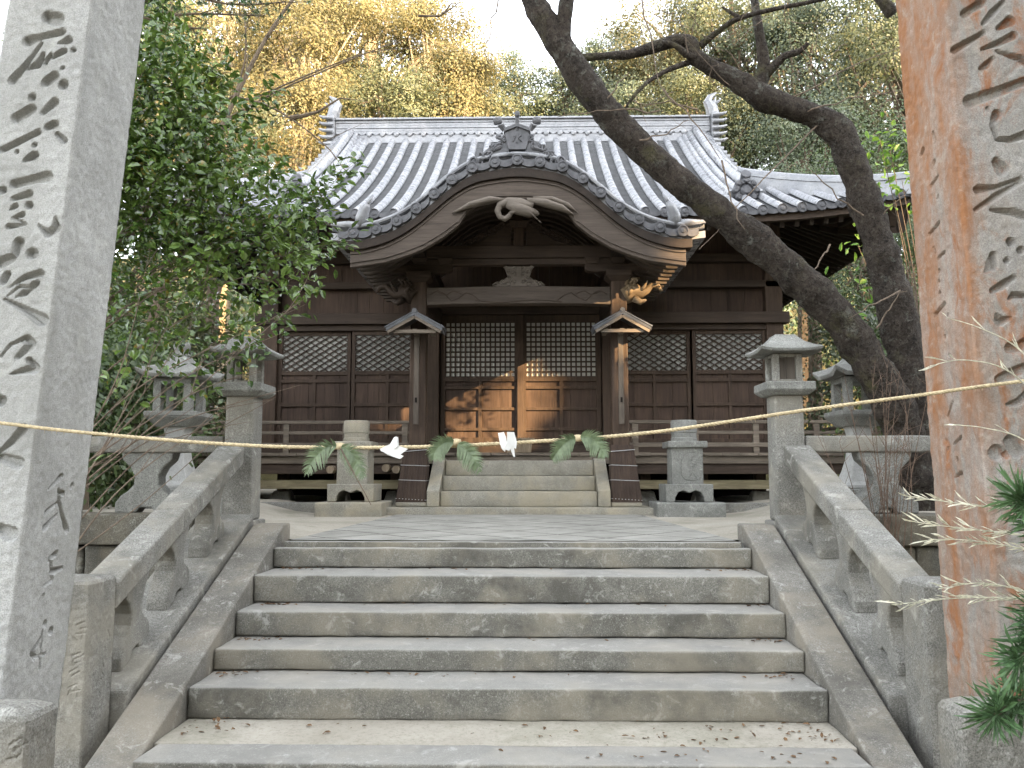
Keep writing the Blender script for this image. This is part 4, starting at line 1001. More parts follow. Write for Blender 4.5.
# crane carving hung under the gable
mb = MB(); yc = YF+.03
def c(px, py): p = at(px, py, yc); return (p.x, yc, p.z)
def cz(px, py, dy): p = at(px, py, yc); return (p.x, yc+dy, p.z)
mb.tube([c(533,207), c(520,204), c(508,202), c(500,205), c(497.5,211), c(500,217), c(505,219), c(509,216), c(512,212), c(518,211)], [.055,.07,.055,.045,.038,.034,.032,.030,.026,.02], 10)
mb.tube([cz(510,214,-.02), cz(526,210,-.05), cz(541,224,-.05)], [.012,.012,.006], 6)
mb.tube([c(508,203), c(518,208), c(530,212), c(539,214)], [.06,.08,.065,.02], 10)
mb.tube([c(505,200), c(490,200), c(470,205), c(452,213)], [.03,.075,.06,.01], 8, flat=.6)
mb.tube([c(527,200), c(545,203), c(562,208), c(574,215)], [.04,.08,.065,.01], 8, flat=.6)
mb.tube([c(533,198), c(552,199), c(568,205), c(578,213)], [.03,.05,.045,.01], 8, flat=.6)
mb.build('crane_carving', M['carving'], PR, smooth=True)

# porch frame
for sgn in (-1, 1):
    x = sgn*1.268
    mb = MB(); mb.frustum((x, 10.42, .215), (.105, .105), (x, 10.42, 3.0), (.10, .10)); pp = part(mb, 'porch_post', M['wood_v'], bevel=.015)
    mb = MB(); cxb = x+sgn*.055                           # protective skirt of bark boards
    for (c_, h_, c2, h2) in (((cxb, 10.39, .217), (.185, .17), (x+sgn*.01, 10.41, .92), (.135, .13)),):
        mb.frustum(c_, h_, c2, h2)
    for k in range(9):
        t = (k+.5)/9*2-1
        mb.beam((cxb+t*.18, 10.39-.172, .225), (x+sgn*.01+t*.13, 10.41-.132, .915), .024, .008, up=(0,1,0))
        mb.beam((cxb-sgn*.187, 10.39+t*.16, .225), (x+sgn*.01-sgn*.137, 10.41+t*.12, .915), .008, .024, up=(0,1,0))
    mb.build('post_skirt', M['slate_skirt'], pp)
    mb = MB()
    for tz in (.05, .38, .64, .90):
        z = .217+.70*tz; hx_ = .19-.05*tz; hy_ = .175-.04*tz; cc = cxb+(x+sgn*.01-cxb)*tz; w1 = .012*math.sin(tz*40)
        q = [(cc-hx_, 10.395-hy_, z+w1), (cc+hx_, 10.395-hy_, z-w1), (cc+hx_, 10.395+hy_, z), (cc-hx_, 10.395+hy_, z), (cc-hx_, 10.395-hy_, z+w1)]
        for i in range(4): mb.tube([q[i], q[i+1]], .0045, 6)
    mb.build('binding_wire', M['wire'], pp)
    # notice board strip with a little tiled hood
    mb = MB(); mb.box(x-.032, x+.032, 10.20, 10.24, 1.17, 2.36); mb.build('board_strip', M['wood_grey_v'], pp, bevel=.004)
    mb = MB(); mb.box(x-.012, x+.012, 10.19, 10.199, 1.44, 1.50); mb.build('slot', M['dark'], pp)
    hd = MB(); za = 2.525; ze_ = 2.33; hw = .345
    for s2 in (-1, 1):
        hd.cur = 0
        hd.add([(x, 9.95, za), (x, 10.33, za), (x+s2*hw, 10.33, ze_), (x+s2*hw, 9.95, ze_), (x, 9.95, za-.035), (x, 10.33, za-.035), (x+s2*hw, 10.33, ze_-.035), (x+s2*hw, 9.95, ze_-.035)],
               [(0,1,2,3), (7,6,5,4), (0,3,7,4), (1,5,6,2), (2,6,7,3)])
        for k in range(7):
            y = 9.965+k*.058; hd.tube([(x+s2*.0, y, za+.008), (x+s2*(hw+.012), y, ze_+.006)], .019, 6)
        hd.cur = 1
        hd.beam((x, 9.975, za-.055), (x+s2*(hw-.02), 9.975, ze_-.048), .04, .035)
        hd.beam((x+s2*.2, 10.0, 2.30), (x+s2*.2, 10.3, 2.30), .05, .04)
    hd.box(x-.26, x+.26, 9.99, 10.03, 2.275, 2.315); hd.beam((x, 10.0, 2.30), (x, 10.33, 2.30), .05, .05)
    hd.cur = 0; hd.tube([(x, 9.94, za+.02), (x, 10.34, za+.02)], .03, 8)
    hd.build('hood', [M['tile_pan'], M['wood_grey_h']], pp)
    # head blocks and boat-shaped bracket arms
    mb = MB(); mb.frustum((x, 10.42, 2.985), (.10, .10), (x, 10.42, 3.05), (.16, .16)); mb.frustum((x, 10.42, 3.05), (.16, .16), (x, 10.42, 3.12), (.16, .16))
    for L_, zz in ((.42, 3.12),):
        mb.prism([(x-L_, zz+.03), (x-L_+.05, zz+.0), (x-.1, zz+.0), (x+.1, zz+.0), (x+L_-.05, zz+.0), (x+L_, zz+.03), (x+L_, zz+.10), (x-L_, zz+.10)], 'y', 10.36, 10.48)
    for q in (-.33, 0, .33): mb.frustum((x+q, 10.42, 3.222), (.07, .08), (x+q, 10.42, 3.30), (.10, .10))
    part(mb, 'bracket', M['wood_h'], bevel=.006)
    # carved beast nose
    mb = MB(); b0 = Vector((x+sgn*.09, 10.38, 2.80)); mt = M['wood_h'] if sgn < 0 else M['carving_lit']  # right carving coloured paler to look sunlit, left one kept dark
    def o_(a_, dy, h): return b0+Vector((sgn*a_, dy, h))
    mb.tube([o_(-.03,0,0), o_(.06,0,.05), o_(.14,-.02,.07), o_(.21,-.03,.03), o_(.27,-.03,.07), o_(.33,-.03,.14), o_(.41,-.03,.12), o_(.45,-.03,.06)], [.11,.12,.095,.06,.045,.04,.035,.02], 10)
    mb.tube([o_(.05,-.06,.11), o_(.10,-.08,.20), o_(.17,-.07,.22)], [.05,.035,.012], 8)
    mb.tube([o_(.10,-.06,-.04), o_(.18,-.08,-.09), o_(.25,-.07,-.06)], [.05,.04,.012], 8)
    mb.tube([o_(.18,-.07,.06), o_(.23,-.10,.11), o_(.27,-.09,.19)], [.03,.02,.006], 6)
    mb.tube([o_(.02,-.08,.0), o_(.06,-.11,.06), o_(.02,-.11,.12), o_(-.02,-.10,.07)], [.03,.03,.025,.012], 6)
    for k in range(3): mb.tube([o_(.0+.05*k,-.09,.13), o_(.01+.05*k,-.12,.17), o_(.04+.05*k,-.10,.19)], [.024,.02,.008], 6)
    part(mb, 'beast_carving', mt, smooth=True)
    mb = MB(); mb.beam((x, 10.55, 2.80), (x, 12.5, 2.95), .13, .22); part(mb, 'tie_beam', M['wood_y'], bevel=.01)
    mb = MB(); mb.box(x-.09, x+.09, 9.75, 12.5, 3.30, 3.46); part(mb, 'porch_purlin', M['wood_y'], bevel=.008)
mb = MB(); xs = np.linspace(-1.165, 1.165, 41)
mb.strip([(x, 2.915+.015*math.cos(x*1.3)) for x in xs], [(x, 2.685+.02*(1-(x/1.165)**4)) for x in xs], 10.33, 10.51)
kb = part(mb, 'porch_beam', M['wood_barge'], bevel=.012)
mb = MB()
for sgn in (-1, 1):                                       # incised vine lines, cut proud as thin dark beads
    pts = [(sgn*(1.12-.09*k), 10.327, 2.79+.055*math.sin(k*1.5)+.03*(k < 3)) for k in range(8)]; mb.tube(pts, .006, 5)
    pts = [(sgn*(1.05-.07*k), 10.327, 2.84+.03*math.cos(k*1.9)) for k in range(6)]; mb.tube(pts, .005, 5)
mb.tube([(x, 10.327, 2.735+.012*math.sin(x*7)) for x in np.linspace(-.55, .55, 20)], .006, 5)
mb.build('vine_carving', M['wood_h'], kb)
mb = MB(); mb.box(-1.75, 1.75, 10.34, 10.5, 3.30, 3.46); mb.box(-1.2, 1.2, 10.36, 10.48, 3.215, 3.296); part(mb, 'upper_beam', M['wood_h'], bevel=.01)
mb = MB(); mb.frustum((0, 10.42, 3.462), (.07, .06), (0, 10.42, 3.86), (.06, .06)); mb.frustum((0,10.42,3.70), (.10,.1), (0,10.42,3.78), (.12,.12)); part(mb, 'king_strut', M['wood_v'], bevel=.008)
def scroll(mb, x, z, r, y, k=1, w_=.02):
    mb.tube([(x+k*r*math.cos(a_)*(1-a_/8), y, z+r*math.sin(a_)*(1-a_/8)) for a_ in np.linspace(0, 6, 12)], np.linspace(w_, w_*.5, 12), 6)
mb = MB()
for sgn in (-1, 1):
    for k in range(10): scroll(mb, sgn*(.15+.055*k), 3.50+.27*(1-k/10)**1.3, .05-.002*k, 10.38, sgn)
    mb.prism([(sgn*.1, 3.465), (sgn*.72, 3.465), (sgn*.5, 3.52), (sgn*.3, 3.62), (sgn*.1, 3.80)], 'y', 10.39, 10.43)
part(mb, 'strut_side_carving', M['wood_h'], smooth=False)
mb = MB()                                                # frog-leg strut on the porch beam
mb.prism([(-.33, 2.935), (.33, 2.935), (.31, 2.985), (.20, 3.02), (.14, 3.07), (.16, 3.13), (.185, 3.20), (-.185, 3.20), (-.16, 3.13), (-.14, 3.07), (-.20, 3.02), (-.31, 2.985)], 'y', 10.40, 10.44)
for sgn in (-1, 1):
    for (x, z, r_) in ((.27,2.965,.035), (.20,2.99,.035), (.13,2.97,.04), (.06,3.0,.035), (.11,3.05,.03), (.05,3.10,.035), (.12,3.13,.03), (.16,3.18,.025), (.05,3.17,.03), (.30,2.95,.03)): scroll(mb, sgn*x, z, r_, 10.395, sgn, .013)
part(mb, 'frog_leg_strut', M['carving'], smooth=False)

# things on the veranda
mb = MB(); mb.frustum((-.01, 11.55, .852), (.165, .12), (-.01, 11.55, 1.02), (.185, .14)); mb.frustum((-.01, 11.55, 1.022), (.21, .16), (-.01, 11.55, 1.05), (.215, .165))
for k in range(6): mb.box(-.16+k*.055, -.145+k*.055, 11.42, 11.68, 1.05, 1.065)
tag(part(mb, 'offering_box', M['wood_pale'], None, bevel=.005), None)
ob = bpy.data.objects['offering_box']; ob.parent = None; ob.location = SH.location
tag(ob, 'small wooden offering box on the veranda before the doors', 'box')
for k in (0, 1):
    mb = MB(); x = -.79+k*.10; mb.tube([(x, 11.36, .868), (x, 11.30, .872), (x+.005, 11.22, .872), (x+.005, 11.17, .868)], [.02, .036, .042, .02], 10, flat=.5); mb.tube([(x-.035, 11.22, .88), (x, 11.22, .905), (x+.035, 11.22, .88)], [.012, .018, .012], 6)
    tag(mb.build('slipper', M['white'], smooth=True), 'white slipper at the veranda edge, %s one of the pair' % ('left' if k == 0 else 'right'), 'slipper', 'white slippers on the veranda')

# ================================================================== rope, streamers and ferns
RP = [at(x, y, 2.885) for x, y in ((-60,419),(0,423),(50,429),(100,434),(180,441),(262,446),(330,447.5),(380,447.5),(450,446),(510,443),(560,440),(610,436.5),(660,431.5),(700,426),(750,418.5),(800,411),(860,403),(925,394.5),(970,388),(1024,381),(1100,371))]
# resample
def resample(P, step):
    P = [Vector(p) for p in P]; out_ = []; n_ = len(P)
    for i in range(n_-1):
        p0, p1, p2, p3 = P[max(0, i-1)], P[i], P[i+1], P[min(n_-1, i+2)]; k = max(1, int((p2-p1).length/step))
        for j in range(k):
            t = j/k; out_.append(.5*((2*p1)+(p2-p0)*t+(2*p0-5*p1+4*p2-p3)*t*t+(3*p1-p0-3*p2+p3)*t**3))
    out_.append(P[-1]); return out_
rp_ = resample(RP, .007)
mb = MB()
for ph in (0, 2*math.pi/3, 4*math.pi/3):
    pts = []
    for i, p in enumerate(rp_):
        t = (rp_[min(i+1, len(rp_)-1)]-rp_[max(0, i-1)]).normalized(); u_ = Vector((0,0,1)); u_ = (u_-t*u_.dot(t)).normalized(); w_ = t.cross(u_)
        a_ = ph+i*.007*160; pts.append(p+u_*(math.cos(a_)*.0036)+w_*(math.sin(a_)*.0036))
    mb.tube(pts, .0036, 6)
for i in range(260):                                       # loose straw ends
    p = random.choice(rp_); d = Vector((random.uniform(-1,1), random.uniform(-1,1), random.uniform(-1,1)))*.014
    mb.tube([p, p+d*.6, p+d+Vector((0,0,-.004))], [.0009,.0008,.0004], 3)
tag(mb.build('straw_rope', M['rope'], smooth=True), 'twisted straw rope strung across the stairs between the pillars', 'rope')
def rope_at(px):
    best = min(rp_, key=lambda p: abs((512+F_PX*((p-CAM).dot(_r))/((p-CAM).dot(_f)))-px)); return best
def streamer(px, pts_px, label):
    p0 = rope_at(px); mb = MB()
    for poly, dy in pts_px:
        P = [at(x, y, 2.885-dy) for x, y in poly]; n_ = len(P)
        P2 = [q+Vector((0, .0016+.004*math.sin(q.x*90), 0)) for q in P]
        P = [q+Vector((0, .004*math.sin(q.x*90), 0)) for q in P]
        mb.add(P+P2, [tuple(range(n_)), tuple(range(2*n_-1, n_-1, -1))]+[(i, (i+1) % n_, n_+(i+1) % n_, n_+i) for i in range(n_)])
    return tag(mb.build('paper_streamer', M['white']), label, 'paper streamer', 'white paper streamers on the rope')
streamer(395, [([(380,449),(390,444),(394,437),(398,437),(399,446),(408,449),(400,455),(390,455),(381,451)], .018), ([(382,451),(392,452),(404,456),(400,459),(388,455)], .024), ([(392,441),(396,436),(398,446),(394,449)], .026)], 'folded white paper streamer on the rope by the left porch post')
streamer(507, [([(498,433),(504,432),(506,437),(507,445),(505,452),(502,449),(500,444)], .018), ([(507,432),(514,432),(517,442),(516,449),(511,446),(507,441)], .024), ([(510,446),(514,447),(515,457),(513.5,457),(511,451)], .028), ([(501,443),(508,441),(513,446),(509,451),(504,449)], .030)], 'folded white paper streamer at the middle of the rope')
def frond(name, path, parent, wmax, npin=26):
    P = resample(path, .004); n_ = len(P); mb = MB(); mb.tube(P, np.linspace(.0022, .0008, n_), 5)
    for k in range(npin):
        t = .1+.88*k/npin; i = int(t*(n_-1)); p = P[i]; tg = (P[min(i+1, n_-1)]-P[max(i-1, 0)]).normalized()
        w_ = wmax*math.sin(math.pi*min(1, t**.8*.93+.1))**.8+.006
        side = tg.cross(Vector((0,-1,0))).normalized()
        for s_ in (-1, 1):
            d = (side*s_*.93+tg*.42+Vector((0, random.uniform(-.35,.05), random.uniform(-.15,.05)))).normalized(); nrm = Vector((random.uniform(-.3,.3),-1,random.uniform(-.3,.3))); wv = d.cross(nrm).normalized()*.0048
            L_ = w_*random.uniform(.85, 1.1); V = []
            m_ = 6
            for j in range(m_+1):                        # toothed pinna
                q = j/m_; ww = (1-q*.85); c_ = p+d*(L_*q)+Vector((0, -.004*q, -.012*q*q)); z_ = 1.0 if j % 2 == 0 else .72
                V += [c_-wv*ww*z_, c_+wv*ww*z_]
            mb.add(V, [(2*j, 2*j+1, 2*j+3, 2*j+2) for j in range(m_)])
    return mb.build(name, M['fern'], parent)
def fern(cx_, cy_, lp_, rp2, label):
    p0 = at(cx_, cy_, 2.86); t = thing('fern_sprig', p0, label, 'fern', 'ferns tied to the rope')
    for pts in (lp_, rp2): frond('frond', [at(x, y, 2.86-.01*i) for i, (x, y) in enumerate(pts)], t, .042)
    mb = MB(); mb.lathe([(.004,-.012),(.016,-.010),(.018,0),(.016,.010),(.004,.012)], (p0.x, p0.y+.01, p0.z), 10); mb.build('straw_knot', M['rope'], t, smooth=True)
    return t
fern(339, 446, [(339,447),(330,446),(320,452),(311,463),(307,474)], [(339,446),(350,452),(358,464),(364,478)], 'fern sprig on the rope in front of the left stone stand')
fern(456, 442, [(455,443),(448,442),(441,445),(435,452),(433,460)], [(456,443),(464,448),(472,456),(478,466),(480,472)], 'fern sprig on the rope above the left side of the shrine steps')
fern(578, 438, [(577,439),(570,440),(562,446),(556,454),(552,460)], [(578,438),(588,437),(596,442),(602,450),(606,457)], 'fern sprig on the rope above the right side of the shrine steps')
mb = MB(); mb.tube([at(x, y, 2.83) for x, y in ((341,449),(352,470),(366,495),(371,505))], [.003,.0028,.002,.0012], 6); mb.build('stem', M['twig'], [o for o in bpy.data.objects if o.name.startswith('fern_sprig')][0])

# ================================================================== plants
def leaves(name, C, D, Nn, L, Wd, mat, parent=None, simple=False):
    # C centres, D along-leaf, Nn approx normal, L length, Wd width (arrays)
    C = np.asarray(C); D = D/np.linalg.norm(D, axis=1)[:, None]; S_ = np.cross(D, Nn); S_ /= np.maximum(1e-6, np.linalg.norm(S_, axis=1))[:, None]; U_ = np.cross(S_, D)
    L = np.asarray(L)[:, None]; Wd = np.asarray(Wd)[:, None]; n_ = len(C)
    if simple:
        V = np.stack([C-D*L*.5, C+S_*Wd*.5-D*L*.05, C+D*L*.5, C-S_*Wd*.5-D*L*.05], 1).reshape(-1, 3)
        Fq = np.arange(n_*4).reshape(-1, 4)
    else:
        q = .16*Wd
        V = np.stack([C, C+D*L*.33+S_*Wd*.5+U_*q, C+D*L*.72+S_*Wd*.38+U_*q*.6, C+D*L-U_*L*.10, C+D*L*.72-S_*Wd*.38+U_*q*.6, C+D*L*.33-S_*Wd*.5+U_*q], 1).reshape(-1, 3)
        b = (np.arange(n_)*6)[:, None]
        Fq = np.concatenate([b+np.array([[0,1,2,3]]), b+np.array([[0,3,4,5]])], 0)
    return raw_mesh(name, V, Fq, mat, parent)
def rnd_dirs(n_): d = rng.normal(size=(n_, 3)); return d/np.linalg.norm(d, axis=1)[:, None]

# --- camellia on the left
CB = Vector((-3.65, 5.75, -.9))
cam_ = thing('camellia_shrub', CB, 'dark glossy-leaved camellia with spreading twigs behind the pale pillar', 'shrub')
tw = MB(); tips = []
random.seed(21)
def grow(p, d, L_, r_, depth):
    P = [Vector(p)]; d = Vector(d).normalized(); n_ = max(3, int(L_/.12)); q = Vector(p)
    for i in range(n_):
        d = (d+Vector((random.uniform(-.12,.12), random.uniform(-.12,.12), random.uniform(-.07,.12)))).normalized(); q = q+d*(L_/n_); P.append(q.copy())
    tw.tube(P, np.linspace(r_, r_*.45, len(P)), 6 if r_ > .006 else 4)
    return P, d
def sprout(P, d, L_, r_, lvl):
    for k in range(random.randint(3, 5) if lvl == 0 else random.randint(3, 4)):
        i = random.randint(len(P)//3, len(P)-1); dd_ = (d+Vector((random.uniform(-.8,.8), random.uniform(-.7,.7), random.uniform(-.45,.7)))).normalized()
        Q, d2 = grow(P[i], dd_, L_*random.uniform(.6, 1), r_*.55, lvl)
        if lvl < 2: sprout(Q, d2, L_*.58, r_*.55, lvl+1)
        for j in range(len(Q)): 
            if lvl >= 1 or j > len(Q)*.5: tips.append((Q[j], d2))
targets = [(100,60,5.3),(150,60,5.6),(200,95,5.8),(235,115,5.8),(230,150,5.6),(255,180,5.7),(280,205,5.8),(305,215,5.8),(300,250,5.6),(270,235,5.5),(230,240,5.4),(200,200,5.4),(160,150,5.4),(130,110,5.5),(110,180,5.3),(140,220,5.4),(170,260,5.4),(250,275,5.3),(210,300,5.3),(80,100,5.6),(60,50,5.8),(180,40,6.1),(120,20,6.2)]
for i, (x, y, Y) in enumerate(targets):
    e = at(x, y, Y); st0 = CB+Vector((random.uniform(-.15,.15), random.uniform(-.2,.2), .8+random.uniform(0, 1.2))); mid = st0.lerp(e, .5)+Vector((-.25, 0, .2))
    P = resample([CB+Vector((0,0,.3)), st0, mid, e], .12); tw.tube(P, np.linspace(.011, .003, len(P)), 6)
    d = (e-mid).normalized(); sprout(P[len(P)//2:], d, .42, .006, 1)
    for j in range(int(len(P)*.7), len(P)): tips.append((P[j], d))
# long bare twigs crossing low in front of the lantern
for a_, b_, c_ in (((62,500,4.9),(160,420,5.0),(300,300,5.2)), ((75,545,4.9),(130,480,5.0),(240,400,5.4)), ((80,470,5.0),(180,380,5.2),(290,330,5.4)), ((60,520,4.8),(110,440,5.0),(190,330,5.2)), ((66,560,4.9),(140,505,5.0),(215,440,5.3)), ((70,480,4.9),(170,425,5.1),(300,385,5.4)), ((80,440,5.0),(150,380,5.1),(270,320,5.3)), ((90,470,5),(130,400,5.1),(180,300,5.2)), ((70,500,5),(150,440,5.1),(230,420,5.2)), ((66,470,5),(120,370,5.1),(150,250,5.3)), ((80,520,5),(150,450,5.2),(225,425,5.3)), ((90,460,5),(190,395,5.1),(260,370,5.2))):
    P = resample([at(*a_), at(*b_), at(*c_)], .08); tw.tube(P, np.linspace(.0055, .0016, len(P)), 5)
    for j in range(2, len(P), 2):
        if random.random() < .55: 
            Q, d2 = grow(P[j], (P[j]-P[j-2]).normalized()+Vector((random.uniform(-.5,.5), random.uniform(-.3,.3), random.uniform(-.3,.5))), random.uniform(.15, .4), .003, 2)
            if random.random() < .5: tips.append((Q[-1], d2))
tw.build('branches', M['twig'], cam_)
lc, ld = [], []
for p, d in tips:
    s_ = p-CAM; px_ = 512+F_PX*(s_.dot(_r))/(s_.dot(_f)); py_ = 384-F_PX*(s_.dot(_u))/(s_.dot(_f))
    dens = 4 if py_ < 190 else (2 if py_ < 260 else 1)
    if py_ > 300 and random.random() < .6: continue
    for k in range(dens):
        lc.append(p+Vector((random.gauss(0, .05), random.gauss(0, .05), random.gauss(0, .05)))); ld.append(Vector((random.uniform(-1,1), random.uniform(-1,1), random.uniform(-.9,.35)))+d*.6)
# dense upper-left mass
for k in range(3400):
    x = random.gauss(130, 66); y = random.gauss(140, 66)
    if x > 215+ (y-120)*.35 or y < 30+max(0, x-150)*.5 or y > 245: continue
    lc.append(at(x, y, random.uniform(5.2, 6.6))); ld.append(Vector((random.uniform(-.6,1), random.uniform(-1,.4), random.uniform(-1,.2))))
for k in range(7600):
    x = random.uniform(90, 335); y = random.uniform(20, 400)
    edge_x = float(np.interp(y, [0, 60, 110, 160, 215, 245, 290, 340, 400], [168, 190, 236, 284, 318, 328, 314, 275, 215])) + random.gauss(0, 9)
    if x > edge_x or random.random() < (0.12 if y < 245 else .12+.72*((y-245)/155)**.6): continue
    lc.append(at(x, y, random.uniform(5.1, 6.2))); ld.append(Vector((random.uniform(-.4,1), random.uniform(-1,.4), random.uniform(-.8,.4))))
n_ = len(lc); ld = np.array([tuple(v) for v in ld]); up = rnd_dirs(n_)*.65+np.array([.1,-.45,.75])
leaves('foliage', np.array([tuple(v) for v in lc]), ld, up, rng.uniform(.05, .088, n_), rng.uniform(.03, .05, n_), M['camellia'], cam_)

# --- great leaning cherry tree on the right
TB = at(912, 520, 7.5); TB.z = .1
ct = thing('leaning_tree', TB, 'old leaning tree with two crooked lichened trunks on the right', 'tree')
def limb(px, name, parent=ct, n=26, knob=.16, seed=0):
    P = [at(x, y, Y) for x, y, r, Y in px]; rr = [.92*r/F_PX*(Y) for x, y, r, Y in px]; Q = resample(P, .035); m_ = len(Q)
    # radius along
    ds = [0]; 
    for i in range(len(P)-1): ds.append(ds[-1]+(P[i+1]-P[i]).length)
    dq = [0]
    for i in range(m_-1): dq.append(dq[-1]+(Q[i+1]-Q[i]).length)
    sc = ds[-1]/dq[-1]; rad = [float(np.interp(d*sc, ds, rr))*(1+knob*noise.noise(Q[i]*4+Vector((seed,0,0)))) for i, d in enumerate(dq)]
    mb = MB(); mb.tube(Q, rad, n)
    V = []
    for k, v in enumerate(mb.v):
        i = k//n; p = Vector(v); dr = (p-Q[i]); V.append(tuple(Q[i]+dr*(1+.15*noise.noise(p*7)+.09*noise.noise(p*20)+.05*noise.noise(p*45))))
    mb.v = V; return mb.build(name, M['bark'], parent, smooth=True)
limb([(915,530,27,7.5),(910,470,23,7.5),(899,420,20.5,7.45),(875,372,19.5,7.4),(845,326,19.3,7.4),(800,280,18.3,7.35),(740,229,17,7.3),(690,190,16,7.2),(640,147,15.4,7.15),(602,106,15.4,7.1),(573,66,16.5,7.05),(548,26,14.2,7.0),(525,-12,12,7.0),(500,-60,10,7.0)], 'trunk')
limb([(918,530,28,7.6),(915,420,23,7.6),(900,330,19.5,7.65),(882,255,18,7.65),(864,200,17,7.65),(851,160,16,7.6),(838,132,15.5,7.6),(815,116,13,7.6),(790,108,12,7.55),(762,97,14,7.5),(738,81,11.5,7.5),(712,68,10,7.5),(694,56,9,7.5),(690,43,8,7.5),(676,41,7,7.5),(655,47,6.2,7.5),(630,54,5.2,7.5),(604,56,4.5,7.5),(580,58,4,7.4)], 'trunk', seed=9)
limb([(560,50,12,7.0),(564,20,9,6.95),(568,-15,8,6.9)], 'branch', n=10)
limb([(752,92,10,7.5),(763,74,8,7.5),(762,50,6,7.45),(757,20,5,7.4),(752,-20,4.5,7.4)], 'branch', n=10)
limb([(762,76,7,7.5),(774,66,5.5,7.45),(785,56,4.5,7.4),(800,51,3.5,7.4),(808,43,2.5,7.35)], 'branch', n=8)
limb([(700,46,4,7.5),(720,30,3.2,7.4),(740,18,2.8,7.3),(775,9,2.6,7.2),(820,0,2.4,7.1),(880,-14,2.2,7.0)], 'branch', n=8)
limb([(720,62,4.2,7.5),(690,56,4,7.45),(676,46,3.4,7.4),(662,42,2.4,7.4)], 'branch', n=8)
limb([(690,62,3,7.5),(668,70,2.8,7.4),(648,82,2.5,7.3),(634,96,2.1,7.2),(626,108,1.5,7.2),(624,122,1,7.2)], 'branch', n=8)
limb([(740,18,2.4,7.3),(730,12,1.8,7.3),(722,7,1.2,7.3)], 'branch', n=6)
limb([(893,14,8,7.0),(885,4,7,7.0),(870,-15,6,7.0)], 'branch', n=8)
random.seed(4)
tw = MB()
def px_twig(a, b, bow=8, r0=.008, r1=.002, n_=9):
    (x0, y0, Y0), (x1, y1, Y1) = a, b; P = []
    for k in range(n_):
        t = k/(n_-1); P.append(at(x0+(x1-x0)*t+random.uniform(-2,2), y0+(y1-y0)*t-bow*math.sin(math.pi*t)+random.uniform(-2,2), Y0+(Y1-Y0)*t))
    tw = MB(); tw.tube(P, np.linspace(r0, r1, n_), 5); tw.build('twig', M['twig'], ct)
for a, b, bw in (((640,-10,6.8),(662,90,6.8),-3), ((662,90,6.8),(720,160,6.8),6), ((720,160,6.8),(745,230,6.8),-8), ((830,115,7.6),(700,250,7.2),5), ((700,110,7.1),(640,105,7.0),6), ((660,112,7),(560,118,6.9),4), ((820,95,7.5),(800,40,7.3),4), ((800,115,7.5),(900,90,7.3),3), ((790,100,7.5),(905,45,7.2),5), ((500,-10,6.8),(485,55,6.8),3), ((440,15,6.9),(462,0,6.9),3), ((862,215,7.5),(800,160,7.3),-3), ((870,230,7.6),(910,190,7.4),3), ((830,245,7.4),(805,290,7.3),2), ((900,290,7.4),(850,320,7.2),2), ((875,330,7.3),(905,290,7.2),2), ((600,110,7.0),(630,70,6.9),3), ((640,140,7.0),(690,120,6.9),-3)):
    px_twig(a, b, bw, .009, .003)
for k in range(30):
    x = random.uniform(600, 900); y = random.uniform(-10, 110); px_twig((x, y, 7.2), (x+random.uniform(-70, 70), y+random.uniform(-60, 30), 7.0), random.uniform(-6, 8), .0045, .0012)

# --- bare shrub by the right balustrade
sb = at(888, 560, 6.45); sb.z = -.5
t = thing('bare_shrub', sb, 'leafless reddish-brown shrub between the right balustrade and rusty pillar', 'shrub'); tw = MB(); random.seed(12)
for k in range(24):
    e = at(random.gauss(880, 28), random.uniform(365, 480), random.uniform(6.1, 6.55)); b0 = sb+Vector((random.gauss(0,.05), random.gauss(0,.04), 0)); m_ = b0.lerp(e, .5)+Vector((random.uniform(-.05,.05), 0, .08))
    P = resample([b0, m_, e], .09); tw.tube(P, np.linspace(.005, .0014, len(P)), 5)
    for j in range(6):
        i = random.randint(len(P)//2, len(P)-1); tw.tube([P[i], P[i]+Vector((random.uniform(-.16,.16), random.uniform(-.05,.05), random.uniform(.04,.22)))], [.002,.0008], 4)
tw.build('stems', M['twig_red'], t)

# --- pine and dry spray at the right edge, in front of the rusty pillar
pb = at(1075, 640, 2.35)
t = thing('pine_branch', pb, 'green pine branch with long needles at the right edge', 'branch')
tw = MB(); tufts = []
for pts in ([(1075,640),(1040,690),(1012,705),(995,715)], [(1075,640),(1050,600),(1035,640),(1020,660)], [(1075,640),(1060,560),(1040,520),(1022,498)]):
    P = [at(x, y, 2.35-.03*i) for i, (x, y) in enumerate(pts)]; P = resample(P, .03); tw.tube(P, np.linspace(.012, .005, len(P)), 7)
    for i in range(len(P)//2, len(P)): tufts.append((P[i], (P[i]-P[i-1]).normalized()))
tw.build('stem', M['twig'], t)
C_, D_ = [], []
for p, d in tufts:
    for k in range(60):
        q = Vector((random.gauss(0,1), random.gauss(0,1), random.gauss(0,1))).normalized()+d*.7; C_.append(tuple(p)); D_.append(tuple(q))
n_ = len(C_); leaves('needles', np.array(C_), np.array(D_), rnd_dirs(n_), rng.uniform(.06, .11, n_), np.full(n_, .0018), M['needle'], t)
db = at(1080, 540, 2.4)
t = thing('dry_spray', db, 'dry pale spray of narrow leaves reaching across the rusty pillar', 'branch'); tw = MB(); C_, D_ = [], []; random.seed(31)
